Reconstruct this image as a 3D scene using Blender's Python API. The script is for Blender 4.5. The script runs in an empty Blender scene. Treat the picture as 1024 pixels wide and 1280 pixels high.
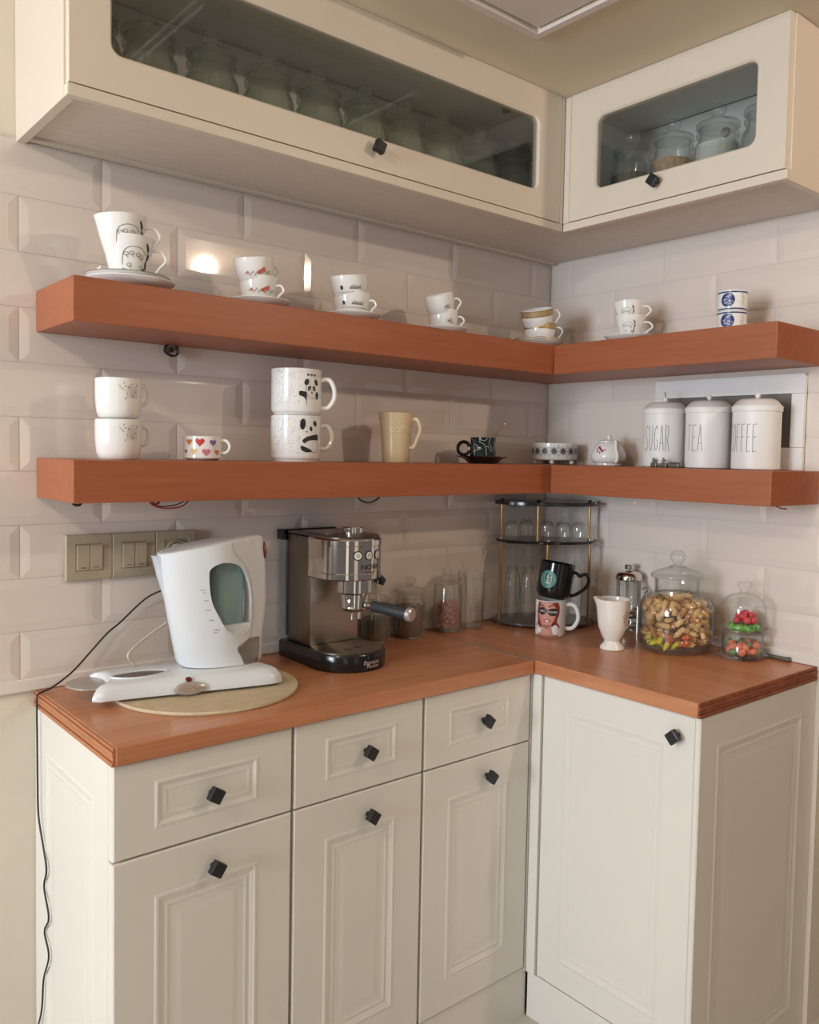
import bpy, bmesh, math, random
from mathutils import Vector, Matrix, Euler
random.seed(4)
PI = math.pi
SC = bpy.context.scene
COL = SC.collection
def R(d): return math.radians(d)

# ---------------------------------------------------------------- camera
CAM = Vector((-2.0522, -1.8215, 1.3974))
fw = Vector((0.64864309, 0.75951164, -0.04903273)); rt = Vector((0.76090258, -0.6485739, 0.01947208)); up = Vector((0.01701208, 0.04993957, 0.99860734))
cd = bpy.data.cameras.new('camera'); cam = bpy.data.objects.new('camera', cd); COL.objects.link(cam)
cam.matrix_world = Matrix(((rt.x, up.x, -fw.x, CAM.x), (rt.y, up.y, -fw.y, CAM.y), (rt.z, up.z, -fw.z, CAM.z), (0, 0, 0, 1)))
cd.sensor_fit = 'VERTICAL'; cd.sensor_height = 24.0; cd.sensor_width = 19.2
cd.lens = 24.0 * 1063.0 / 1280.0
cd.shift_x = (512 - 534.63) / 1280.0; cd.shift_y = (620.09 - 640) / 1280.0
cd.clip_start = 0.02
SC.camera = cam

# ---------------------------------------------------------------- light and exposure
W = bpy.data.worlds.new('world'); SC.world = W; W.use_nodes = True
bg = W.node_tree.nodes['Background']; bg.inputs[0].default_value = (0.80, 0.71, 0.65, 1); bg.inputs[1].default_value = 0.19
def area(name, loc, aim, size, power, col, sy=None):
    l = bpy.data.lights.new(name, 'AREA'); l.shape = 'RECTANGLE'; l.size = size; l.size_y = sy or size; l.energy = power; l.color = col
    o = bpy.data.objects.new(name, l); COL.objects.link(o); o.location = loc
    o.rotation_euler = (Vector(aim) - Vector(loc)).to_track_quat('-Z', 'Y').to_euler(); return o
def spot(name, loc, power, col, r=0.03):
    l = bpy.data.lights.new(name, 'POINT'); l.energy = power; l.color = col; l.shadow_soft_size = r
    o = bpy.data.objects.new(name, l); COL.objects.link(o); o.location = loc; return o
spot('ceiling_lamp', (-2.80, -1.22, 2.29), 27, (1.0, 0.86, 0.68), 0.04)
spot('ceiling_lamp', (-0.15, -2.15, 2.29), 33, (1.0, 0.81, 0.65), 0.03)
area('window_daylight', (-5.20, -0.95, 1.55), (0, -0.8, 1.2), 1.0, 128, (0.79, 0.89, 1.0), 1.3)
SC.view_settings.view_transform = 'Standard'; SC.view_settings.look = 'None'; SC.view_settings.gamma = 1; SC.view_settings.exposure = -0.10
SC.view_settings.use_curve_mapping = False
SC.cycles.transparent_max_bounces = 40; SC.cycles.max_bounces = 10; SC.cycles.sample_clamp_indirect = 4.0

# ---------------------------------------------------------------- materials
def lin(c):
    return tuple(((x / 255) / 12.92 if x / 255 <= 0.04045 else ((x / 255 + 0.055) / 1.055) ** 2.4) for x in c) + (1,)
MATS = {}
def mat(name, rgb, rough=0.5, metal=0.0, spec=0.5, noise=None, bump=None, coat=0.0):
    if name in MATS: return MATS[name]
    m = bpy.data.materials.new(name); m.use_nodes = True; nt = m.node_tree; p = nt.nodes['Principled BSDF']
    p.inputs['Base Color'].default_value = lin(rgb); p.inputs['Roughness'].default_value = rough; p.inputs['Metallic'].default_value = metal
    p.inputs['Specular IOR Level'].default_value = spec; p.inputs['Coat Weight'].default_value = coat; p.inputs['Coat Roughness'].default_value = 0.08
    tc = nt.nodes.new('ShaderNodeTexCoord')
    if noise is None: noise = (6.0, 0.03)
    n = nt.nodes.new('ShaderNodeTexNoise'); n.inputs['Scale'].default_value = noise[0]; n.inputs['Detail'].default_value = 3
    mp = nt.nodes.new('ShaderNodeMapping'); nt.links.new(tc.outputs['Object'], mp.inputs[0]); nt.links.new(mp.outputs[0], n.inputs['Vector'])
    if len(noise) > 2: mp.inputs['Scale'].default_value = noise[2]
    h = nt.nodes.new('ShaderNodeHueSaturation'); h.inputs['Color'].default_value = lin(rgb)
    mr = nt.nodes.new('ShaderNodeMapRange'); mr.inputs['To Min'].default_value = 1 - noise[1]; mr.inputs['To Max'].default_value = 1 + noise[1]
    mr.inputs['From Min'].default_value = 0.3; mr.inputs['From Max'].default_value = 0.7
    nt.links.new(n.outputs[0], mr.inputs[0]); nt.links.new(mr.outputs[0], h.inputs['Value']); nt.links.new(h.outputs[0], p.inputs['Base Color'])
    if bump:
        b = nt.nodes.new('ShaderNodeBump'); b.inputs['Strength'].default_value = bump[1]; b.inputs['Distance'].default_value = 0.002
        n2 = nt.nodes.new('ShaderNodeTexNoise'); n2.inputs['Scale'].default_value = bump[0]; nt.links.new(mp.outputs[0], n2.inputs['Vector'])
        nt.links.new(n2.outputs[0], b.inputs['Height']); nt.links.new(b.outputs[0], p.inputs['Normal'])
    MATS[name] = m; return m
def wood(name, a, b, axis, rough=0.35, k=1.0):
    m = bpy.data.materials.new(name); m.use_nodes = True; nt = m.node_tree; p = nt.nodes['Principled BSDF']
    tc = nt.nodes.new('ShaderNodeTexCoord'); mp = nt.nodes.new('ShaderNodeMapping'); s = [22 * k, 22 * k, 22 * k]; s[axis] = 1.6 * k
    mp.inputs['Scale'].default_value = s
    n = nt.nodes.new('ShaderNodeTexNoise'); n.inputs['Scale'].default_value = 2.2; n.inputs['Detail'].default_value = 7; n.inputs['Roughness'].default_value = 0.6; n.inputs['Distortion'].default_value = 0.6
    r = nt.nodes.new('ShaderNodeValToRGB'); r.color_ramp.elements[0].position = 0.28; r.color_ramp.elements[1].position = 0.72
    r.color_ramp.elements[0].color = lin(a); r.color_ramp.elements[1].color = lin(b)
    nt.links.new(tc.outputs['Object'], mp.inputs[0]); nt.links.new(mp.outputs[0], n.inputs['Vector']); nt.links.new(n.outputs[0], r.inputs[0]); nt.links.new(r.outputs[0], p.inputs['Base Color'])
    p.inputs['Roughness'].default_value = rough; p.inputs['Specular IOR Level'].default_value = 0.4
    b2 = nt.nodes.new('ShaderNodeBump'); b2.inputs['Strength'].default_value = 0.08; b2.inputs['Distance'].default_value = 0.001
    nt.links.new(n.outputs[0], b2.inputs['Height']); nt.links.new(b2.outputs[0], p.inputs['Normal'])
    MATS[name] = m; return m
def glass(name, tint, fres=1.45, rough=0.02, body=0.0, bodycol=(215, 215, 212), edge=0.5):
    m = bpy.data.materials.new(name); m.use_nodes = True; nt = m.node_tree; nt.nodes.remove(nt.nodes['Principled BSDF'])
    out = nt.nodes['Material Output']; t = nt.nodes.new('ShaderNodeBsdfTransparent'); g = nt.nodes.new('ShaderNodeBsdfGlossy'); mx = nt.nodes.new('ShaderNodeMixShader')
    lw = nt.nodes.new('ShaderNodeLayerWeight'); lw.inputs[0].default_value = 0.35; cr = nt.nodes.new('ShaderNodeValToRGB')   # longer path through the wall near its outline
    cr.color_ramp.elements[0].position = 0.35; cr.color_ramp.elements[0].color = lin(tint); cr.color_ramp.elements[1].position = 1.0
    ed = [v * edge for v in lin(tint)[:3]]; cr.color_ramp.elements[1].color = (ed[0], ed[1], ed[2], 1); nt.links.new(lw.outputs['Facing'], cr.inputs[0]); nt.links.new(cr.outputs[0], t.inputs[0])
    g.inputs['Roughness'].default_value = rough; g.inputs[0].default_value = (1, 1, 1, 1)
    f = nt.nodes.new('ShaderNodeFresnel'); ge = nt.nodes.new('ShaderNodeNewGeometry'); mi = nt.nodes.new('ShaderNodeMapRange')   # same reflectance from both sides of the thin wall
    mi.inputs['To Min'].default_value = fres; mi.inputs['To Max'].default_value = 1 / fres; nt.links.new(ge.outputs['Backfacing'], mi.inputs[0]); nt.links.new(mi.outputs[0], f.inputs[0])
    nt.links.new(f.outputs[0], mx.inputs[0]); nt.links.new(g.outputs[0], mx.inputs[2])
    if body > 0:
        d = nt.nodes.new('ShaderNodeBsdfDiffuse'); d.inputs[0].default_value = lin(bodycol); m2 = nt.nodes.new('ShaderNodeMixShader'); m2.inputs[0].default_value = body
        nt.links.new(t.outputs[0], m2.inputs[1]); nt.links.new(d.outputs[0], m2.inputs[2]); nt.links.new(m2.outputs[0], mx.inputs[1])
    else: nt.links.new(t.outputs[0], mx.inputs[1])
    nt.links.new(mx.outputs[0], out.inputs[0]); MATS[name] = m; return m
CREAM = mat('cream_lacquer', (222, 217, 208), 0.35, noise=(2.5, 0.02))
CREAMU = mat('cream_lacquer_upper', (218, 206, 190), 0.35, noise=(2.5, 0.02))
INNER = mat('cabinet_interior', (226, 228, 224), 0.6)
UNDER = mat('underside_laminate', (214, 204, 194), 0.5, noise=(7, 0.05, (3, 12, 12)))
TILE = mat('glazed_tile', (224, 213, 204), 0.055, spec=0.6, noise=(2.0, 0.02), bump=(4, 0.10))
GROUT = mat('grout', (205, 196, 188), 0.8)
PAINT = mat('wall_paint', (222, 212, 195), 0.7)
CEIL = mat('ceiling_paint', (212, 198, 174), 0.7, noise=(3, 0.03))
FLOOR = mat('floor_vinyl', (196, 188, 176), 0.4)
SHELFW = wood('shelf_veneer', (150, 84, 53), (166, 98, 67), 0, 0.4)
SHELFWY = wood('shelf_veneer_y', (150, 84, 53), (166, 98, 67), 1, 0.4)
TOPW = wood('worktop_laminate', (176, 113, 76), (202, 141, 104), 0, 0.28, 0.7)
TOPWY = wood('worktop_laminate_y', (176, 113, 76), (202, 141, 104), 1, 0.28, 0.7)
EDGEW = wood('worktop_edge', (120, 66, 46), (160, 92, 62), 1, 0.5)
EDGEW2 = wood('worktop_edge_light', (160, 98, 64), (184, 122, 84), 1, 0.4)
SEAM = mat('seam_aluminium', (150, 140, 128), 0.4, 0.35)
BLACKM = mat('black_metal', (40, 40, 42), 0.42, 0.3)
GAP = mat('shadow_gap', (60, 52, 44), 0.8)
CHINA = mat('white_china', (238, 236, 232), 0.12, spec=0.6)
CREAMCH = mat('cream_china', (208, 186, 150), 0.25)
IVORY = mat('ivory_china', (238, 234, 226), 0.15)
BLACKCH = mat('black_china', (24, 26, 28), 0.12)
WPLAST = mat('white_plastic', (216, 219, 222), 0.25)
ENAMEL = mat('white_enamel', (234, 232, 230), 0.45)
CHROME = mat('chrome', (225, 220, 214), 0.07, 1.0)
STEEL = mat('brushed_steel', (178, 170, 160), 0.32, 1.0, noise=(30, 0.05, (1, 1, 12)))
STEELD = mat('dark_steel', (138, 128, 118), 0.36, 1.0, noise=(30, 0.05, (1, 1, 12)))
SILVER = mat('silver_plastic', (186, 182, 178), 0.3, 0.6)
BPLAST = mat('black_plastic', (26, 24, 25), 0.18)
RUBBER = mat('dark_rubber', (44, 45, 50), 0.5)
TEAL = glass('teal_window', (120, 160, 158), 1.35, 0.1, 0.75, (118, 152, 150))
GLASS = glass('clear_glass', (252, 253, 252), 1.5, 0.015, 0.012, (235, 235, 235), 0.45)
JARG = glass('jar_glass', (250, 251, 250), 1.6, 0.03, 0.05, (225, 225, 220), 0.5)
JARU = glass('jar_glass_green', (240, 243, 240), 1.6, 0.03, 0.07, (210, 214, 206), 0.35)
PANE = glass('smoked_pane', (249, 250, 250), 1.45, 0.01, edge=0.9)
PANEL = glass('smoked_pane_long', (248, 248, 246), 1.45, 0.01, edge=0.9)
SMOKE = glass('smoked_plate', (90, 84, 84), 1.5, 0.02, 0.35, (60, 55, 56))
GOLD = mat('brass', (184, 146, 98), 0.28, 1.0)
GOLDP = mat('gold_print', (176, 146, 96), 0.35, 0.5)
TAUPE = mat('taupe_plastic', (166, 154, 132), 0.35, noise=(14, 0.06))
TAUPED = mat('taupe_line', (90, 80, 66), 0.5)
INK = mat('ink_black', (38, 36, 36), 0.4)
GREY = mat('ink_grey', (112, 108, 106), 0.4)
LGREY = mat('ink_light_grey', (176, 172, 168), 0.4)
REDP = mat('print_red', (196, 52, 58), 0.4)
PINK = mat('print_pink', (206, 120, 130), 0.4)
ORANGE = mat('print_orange', (204, 116, 52), 0.4)
YELLOW = mat('print_yellow', (226, 196, 130), 0.4)
PURPLE = mat('print_purple', (130, 100, 150), 0.4)
BLUE = mat('print_blue', (44, 62, 120), 0.3)
SKIN = mat('print_skin', (206, 146, 128), 0.4)
HAIR = mat('print_hair', (142, 58, 50), 0.4)
GREENP = mat('print_green', (86, 150, 140), 0.4)
MAGENTA = mat('print_magenta', (164, 44, 84), 0.4)
DKGREEN = mat('marble_green', (26, 38, 34), 0.15)
CORK = mat('woven_board', (196, 178, 148), 0.8, noise=(60, 0.08), bump=(90, 0.4))
GROUND = mat('ground_coffee', (110, 76, 58), 0.9, noise=(160, 0.3))
SPICE = mat('dark_spice', (84, 74, 52), 0.9, noise=(120, 0.4))
FLOURM = mat('sugar_fill', (214, 216, 208), 0.8)
PASTA = mat('pasta_fill', (178, 140, 98), 0.8, noise=(90, 0.3))
NUT = mat('red_nut', (176, 110, 92), 0.5, noise=(60, 0.2))
CW = mat('cable_white', (206, 194, 176), 0.5)
CB = mat('cable_black', (36, 30, 28), 0.5)
CR = mat('cable_red', (150, 40, 32), 0.5)
SLATE = mat('slate_insert', (112, 106, 100), 0.35)
PEWTER = mat('pewter', (110, 112, 104), 0.4, 0.6)

# ---------------------------------------------------------------- helpers
def ob(name, bm, m, parent=None, smooth=False, sharp=None, loc=None, rot=None):
    me = bpy.data.meshes.new(name)
    bmesh.ops.recalc_face_normals(bm, faces=bm.faces)
    bm.to_mesh(me); bm.free()
    if smooth:
        me.shade_smooth()
        me.set_sharp_from_angle(angle=R(sharp or 38))
    me.materials.append(m)
    o = bpy.data.objects.new(name, me); COL.objects.link(o)
    if parent: o.parent = parent
    if loc: o.location = loc
    if rot: o.rotation_euler = rot
    return o
def tag(o, label=None, cat=None, group=None, kind=None):
    if label: o['label'] = label
    if cat: o['category'] = cat
    if group: o['group'] = group
    if kind: o['kind'] = kind
    return o
def thing(name, label, cat, loc=(0, 0, 0), rot=0, group=None):
    o = bpy.data.objects.new(name, None); COL.objects.link(o); o.location = loc; o.empty_display_size = 0.02
    o.rotation_euler = rot if isinstance(rot, (tuple, Euler)) else (0, 0, rot)
    return tag(o, label, cat, group)
def copy_tree(o, parent=None):
    c = o.copy(); COL.objects.link(c); c.parent = parent
    for ch in list(o.children): copy_tree(ch, c)
    return c
def box(bm, x0, x1, y0, y1, z0, z1, bev=0.0, seg=2):
    b = bmesh.new(); bmesh.ops.create_cube(b, size=1)
    for v in b.verts: v.co = Vector(((x0 + x1) / 2 + v.co.x * (x1 - x0), (y0 + y1) / 2 + v.co.y * (y1 - y0), (z0 + z1) / 2 + v.co.z * (z1 - z0)))
    if bev: bmesh.ops.bevel(b, geom=b.edges[:], offset=bev, segments=seg, affect='EDGES', profile=0.5)
    join(bm, b); return bm
def join(bm, b, M=None):
    me = bpy.data.meshes.new('tmp'); b.to_mesh(me); b.free()
    if M: me.transform(M)
    bm.from_mesh(me); bpy.data.meshes.remove(me)
def B(*a, **k): return box(bmesh.new(), *a, **k)
def lathe(prof, seg=48, flute=None, bm=None, c=(0, 0, 0)):
    bm = bm or bmesh.new(); rings = []
    for r, z in prof:
        if r < 1e-6: rings.append([bm.verts.new((c[0], c[1], c[2] + z))]); continue
        ring = []
        for i in range(seg):
            a = 2 * PI * i / seg; rr = r
            if flute and flute[1] < z < flute[2]: rr = r * (1 + flute[3] * math.cos(flute[0] * a))
            ring.append(bm.verts.new((c[0] + rr * math.cos(a), c[1] + rr * math.sin(a), c[2] + z)))
        rings.append(ring)
    for A, Bq in zip(rings, rings[1:]):
        for i in range(seg):
            j = (i + 1) % seg
            if len(A) == 1 and len(Bq) == 1: break
            if len(A) == 1: bm.faces.new((A[0], Bq[i], Bq[j]))
            elif len(Bq) == 1: bm.faces.new((A[i], A[j], Bq[0]))
            else: bm.faces.new((A[i], A[j], Bq[j], Bq[i]))
    return bm
def tube(bm, pts, r, seg=10, closed=False, flat=1.0):
    pts = [Vector(p) for p in pts]; n = len(pts); rings = []; up0 = None
    for i, p in enumerate(pts):
        a = pts[(i - 1) % n] if (closed or i > 0) else p; b = pts[(i + 1) % n] if (closed or i < n - 1) else p
        t = (b - a).normalized()
        if up0 is None: up0 = t.orthogonal().normalized()
        s = t.cross(up0); s = s.normalized() if s.length > 1e-5 else t.orthogonal(); up0 = s.cross(t).normalized()
        rr = r[i] if isinstance(r, (list, tuple)) else r
        rings.append([bm.verts.new(p + (s * math.cos(q) + up0 * math.sin(q) * flat) * rr) for q in [2 * PI * k / seg for k in range(seg)]])
    m = n if closed else n - 1
    for i in range(m):
        A = rings[i]; Bq = rings[(i + 1) % n]
        for k in range(seg): bm.faces.new((A[k], A[(k + 1) % seg], Bq[(k + 1) % seg], Bq[k]))
    if not closed: bm.faces.new(rings[0][::-1]); bm.faces.new(rings[-1])
    return bm
def spline(pts, k=6, closed=False):
    P = [Vector(p) for p in pts]; n = len(P); out = []
    for i in range(n if closed else n - 1):
        if closed: a, b, c, d = P[(i - 1) % n], P[i], P[(i + 1) % n], P[(i + 2) % n]
        else: a, b, c, d = P[max(i - 1, 0)], P[i], P[i + 1], P[min(i + 2, n - 1)]
        for j in range(k):
            t = j / k
            out.append(0.5 * ((2 * b) + (c - a) * t + (2 * a - 5 * b + 4 * c - d) * t * t + (3 * b - a - 3 * c + d) * t ** 3))
    if not closed: out.append(P[-1])
    return out
def cyl(bm, c, r, h, axis='z', seg=24, bev=0.0):
    pr = [(0, 0), (r - bev, 0), (r, bev), (r, h - bev), (r - bev, h), (0, h)] if bev else [(0, 0), (r, 0), (r, h), (0, h)]
    b = lathe(pr, seg); M = Matrix.Translation(c)
    if axis == 'x': M = M @ Matrix.Rotation(PI / 2, 4, 'Y')
    if axis == 'y': M = M @ Matrix.Rotation(PI / 2, 4, 'X')      # goes towards -y
    join(bm, b, M); return bm
def prism(poly, t0, t1, plane='xz', bm=None):
    bm = bm or bmesh.new()
    f = {'xz': lambda p, t: (p[0], t, p[1]), 'xy': lambda p, t: (p[0], p[1], t), 'yz': lambda p, t: (t, p[0], p[1])}[plane]
    A = [bm.verts.new(f(p, t0)) for p in poly]; Bq = [bm.verts.new(f(p, t1)) for p in poly]
    bm.faces.new(A); bm.faces.new(Bq[::-1]); n = len(poly)
    for i in range(n): bm.faces.new((A[i], A[(i + 1) % n], Bq[(i + 1) % n], Bq[i]))
    return bm
# ---- flat art, then wrapped on round things (u to the viewer's right, v up)
def poly(art, pts):
    vs = [art.verts.new((p[0], p[1], 0)) for p in pts]; art.faces.new(vs)
def stroke(art, pts, w):
    P = [Vector((p[0], p[1])) for p in pts]
    for a, b in zip(P, P[1:]):
        d = (b - a); L = d.length
        if L < 1e-7: continue
        d /= L; n = Vector((-d.y, d.x)) * w / 2; e = d * w * 0.35
        poly(art, [a - e - n, b + e - n, b + e + n, a - e + n])
def disc(art, c, rx, ry=None, n=14, rot=0):
    ry = ry or rx; cr, sr = math.cos(rot), math.sin(rot)
    poly(art, [(c[0] + rx * math.cos(2 * PI * i / n) * cr - ry * math.sin(2 * PI * i / n) * sr, c[1] + rx * math.cos(2 * PI * i / n) * sr + ry * math.sin(2 * PI * i / n) * cr) for i in range(n)])
def ringart(art, c, rx, w, ry=None, n=18):
    ry = ry or rx
    stroke(art, [(c[0] + rx * math.cos(2 * PI * i / n), c[1] + ry * math.sin(2 * PI * i / n)) for i in range(n + 1)], w)
def heart(art, c, s):
    poly(art, [(c[0] + s * (16 * math.sin(t) ** 3) / 16, c[1] + s * (13 * math.cos(t) - 5 * math.cos(2 * t) - 2 * math.cos(3 * t) - math.cos(4 * t)) / 16) for t in [2 * PI * i / 20 for i in range(20)]])
def textart(art, s, size, cx=0, cy=0, sx=1.0, shear=0.0):
    cu = bpy.data.curves.new('t', 'FONT'); cu.body = s; cu.size = size; cu.align_x = 'CENTER'; cu.align_y = 'CENTER'; cu.resolution_u = 2
    o = bpy.data.objects.new('t', cu); COL.objects.link(o); bpy.context.view_layer.update()
    me = bpy.data.meshes.new_from_object(o.evaluated_get(bpy.context.evaluated_depsgraph_get()))
    for v in me.vertices: v.co = Vector((v.co.x * sx + v.co.y * shear + cx, v.co.y + cy, 0))
    art.from_mesh(me); bpy.data.meshes.remove(me); bpy.data.objects.remove(o); bpy.data.curves.remove(cu)
def wrap(name, art, m, parent, rfun, th0, z0, off=0.0005, step=0.004, c=(0, 0)):
    bmesh.ops.triangulate(art, faces=art.faces[:])
    us = [v.co.x for v in art.verts]; u = math.floor(min(us) / step) * step
    while u < max(us):
        bmesh.ops.bisect_plane(art, geom=art.verts[:] + art.edges[:] + art.faces[:], plane_co=(u, 0, 0), plane_no=(1, 0, 0)); u += step
    for v in art.verts:
        z = z0 + v.co.y; r = rfun(z); th = th0 + v.co.x / rfun(z0); r += off
        v.co = Vector((c[0] + r * math.cos(th), c[1] + r * math.sin(th), z))
    me = bpy.data.meshes.new(name); art.to_mesh(me); art.free(); me.materials.append(m)
    o = bpy.data.objects.new(name, me); COL.objects.link(o); o.parent = parent; return o
def flat(name, art, m, parent, M):
    bmesh.ops.triangulate(art, faces=art.faces[:]); me = bpy.data.meshes.new(name); art.to_mesh(me); art.free(); me.transform(M); me.materials.append(m)
    o = bpy.data.objects.new(name, me); COL.objects.link(o); o.parent = parent; return o
def thc(p): return math.atan2(CAM.y - p[1], CAM.x - p[0])       # where the photographer stood, seen from p
def interp(prof):
    pts = sorted([(z, r) for r, z in prof])
    def f(z):
        for (a, ra), (b, rb) in zip(pts, pts[1:]):
            if a <= z <= b: return ra + (rb - ra) * (z - a) / max(b - a, 1e-9)
        return pts[0][1] if z < pts[0][0] else pts[-1][1]
    return f
def cup_mesh(outer, t=0.003, seg=48):
    """outer: profile from foot to rim; gives a hollow cup"""
    prof = [(0, outer[0][1] + 0.0008)] + outer
    inner = [(max(r - t, 0.001), z) for r, z in outer[::-1] if z > outer[0][1] + t + 0.001]
    top = outer[-1]; prof += [(top[0] - t * 0.5, top[1] + t * 0.3)] + inner + [(0, outer[0][1] + t + 0.001)]
    return lathe(prof, seg)
def handle(r0, z0, z1, out, thick, th, shape='c', r1=None, flatf=1.0):
    r1 = r1 or r0; zm = (z0 + z1) / 2; h = (z1 - z0)
    if shape == 'c': q = [(r0 - 0.001, z0), (r0 + out * 0.55, z0 + 0.02 * h), (r0 + out * 0.95, z0 + 0.3 * h), (r1 + out, z0 + 0.62 * h), (r1 + out * 0.72, z0 + 0.95 * h), (r1 + out * 0.3, z1 + 0.02 * h), (r1 - 0.001, z1 - 0.03 * h)]
    elif shape == 'heart': q = [(r0 - 0.001, z0), (r0 + out * 0.35, z0 + 0.1 * h), (r0 + out * 0.9, z0 + 0.42 * h), (r1 + out * 1.05, z0 + 0.75 * h), (r1 + out * 0.88, z1), (r1 + out * 0.6, z1 - 0.02 * h), (r1 + out * 0.4, z1 - 0.1 * h), (r1 + out * 0.2, z1 - 0.02 * h), (r1 - 0.001, z1)]
    elif shape == 'ear': q = [(r0 - 0.001, z0), (r0 + out * 0.6, z0 + 0.18 * h), (r0 + out * 1.1, z0 + 0.48 * h), (r1 + out * 1.05, z0 + 0.78 * h), (r1 + out * 0.80, z1), (r1 + out * 0.42, z1 + 0.02 * h), (r1 - 0.001, z1 - 0.16 * h)]
    P = [Vector((a * math.cos(th), a * math.sin(th), z)) for a, z in spline_2(q)]
    return tube(bmesh.new(), P, thick, 8, flat=flatf)
def spline_2(q): return [(v.x, v.y) for v in spline([(a, b, 0) for a, b in q], 5)]

# ================================================================= SETTING
H = 0.9022; TH = 0.0323
XA = -1.5429; YB = -0.8881; DA = -0.4407; DB = -0.5198
def struct(name, bm, m, parent=None, **k):
    o = ob(name, bm, m, parent, **k)
    if not parent: o['kind'] = 'structure'
    return o
struct('floor', B(-5.4, 1.8, -3.4, 0.12, -0.03, 0.0), FLOOR)
ceil = struct('ceiling', B(-5.4, 1.8, -3.4, 0.12, 2.3384, 2.37), CEIL)
wa = struct('wall_left', B(-5.4, 0.12, 0.0, 0.12, 0.0, 2.3384), PAINT)
wb = struct('wall_right', B(0.0, 1.8, -0.8985, 0.12, 0.0, 2.3384), PAINT)
ga = ob('grout', B(-2.42, -0.0056, -0.0056, 0.0, 0.925, 2.0005), GROUT, wa)
gb = ob('grout', B(-0.0057, 0.0, -0.898, -0.0057, 0.925, 2.0005), GROUT, wb)
TILES = {}
def tile(x0, x1, z0, z1, wall):
    """bevelled metro tile: broad chamfer around a flat face"""
    g = 0.0009; x0 += g; x1 -= g; z0 += g; z1 -= g
    key = (round(x1 - x0, 4), round(z1 - z0, 4), wall)
    if key not in TILES:
        w, h = (x1 - x0) / 2, (z1 - z0) / 2; c = min(0.017, w * 0.45, h * 0.45); bm = bmesh.new()
        L = []
        for ix, iy, d in ((w, h, 0.0034), (w, h, 0.0064), (w - c, h - c, 0.0083), (w - c - 0.001, h - c - 0.001, 0.0084)):
            L.append([bm.verts.new((sx * ix, -d, sz * iy) if wall == 'A' else (-d, -sx * ix, sz * iy)) for sx, sz in ((-1, -1), (1, -1), (1, 1), (-1, 1))])
        for a, b in zip(L, L[1:]):
            for i in range(4): bm.faces.new((a[i], a[(i + 1) % 4], b[(i + 1) % 4], b[i]))
        bm.faces.new(L[-1]); bm.faces.new(L[0][::-1])
        bmesh.ops.recalc_face_normals(bm, faces=bm.faces)
        me = bpy.data.meshes.new('tile'); bm.to_mesh(me); bm.free(); me.materials.append(TILE); TILES[key] = me
    o = bpy.data.objects.new('tile', TILES[key]); COL.objects.link(o)
    mx = (x0 + x1) / 2; mz = (z0 + z1) / 2
    if wall == 'A': o.location = (mx, 0, mz); o.parent = wa
    else: o.location = (0, mx, mz); o.parent = wb
    j = 0.0012
    o.rotation_euler = (random.uniform(-j, j) * 2, 0, random.uniform(-j, j)) if wall == 'A' else (0, random.uniform(-j, j) * 2, random.uniform(-j, j))
for k in range(-1, 9):
    z0 = 1.024 + 0.108 * k; z1 = z0 + 0.108
    if k == -1: z0 = 0.926
    z1 = min(z1, 2.0005)
    even = (k % 2 == 0)
    js = [(-0.098 if even else -0.26) - 0.328 * i for i in range(8)]
    xs = [-0.0102] + [j for j in js if j > -2.4] + [-2.4]
    for a, b in zip(xs, xs[1:]): tile(b, a, z0, z1, 'A')
    js = [(-0.092 if even else -0.256) - 0.328 * i for i in range(4)]
    ys = [-0.0102] + [j for j in js if j > -0.86] + [-0.898]
    for a, b in zip(ys, ys[1:]): tile(b, a, z0, z1, 'B')
struct('trim_1', B(XA - 0.9, -0.012, -0.0125, -0.0035, 0.9028, 0.9285, bev=0.003), mat('strip', (224, 216, 208), 0.3))
struct('trim_2', B(-0.0125, -0.0035, YB - 0.01, -0.0125, 0.9028, 0.9285, bev=0.003), MATS['strip'])
# framed panel on the ceiling
cp = thing('ceiling_panel', 'white moulded square panel set in the beige ceiling', 'ceiling panel', (-0.93, -0.80, 2.3384))
hw = 0.322
for i, (w0, w1, d) in enumerate(((hw, hw - 0.012, 0.007), (hw - 0.014, hw - 0.034, 0.016))):
    bm = bmesh.new()
    for s in (-1, 1):
        box(bm, min(s * w0, s * w1), max(s * w0, s * w1), -w0, w0, -d, 0, bev=0.0015); box(bm, -w1, w1, min(s * w0, s * w1), max(s * w0, s * w1), -d, 0, bev=0.0015)
    ob('moulding', bm, mat('panel_white', (216, 206, 196), 0.5), cp)
ob('panel', B(-hw + 0.04, hw - 0.04, -hw + 0.04, hw - 0.04, -0.009, 0, bev=0.004), MATS['panel_white'], cp)

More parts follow.
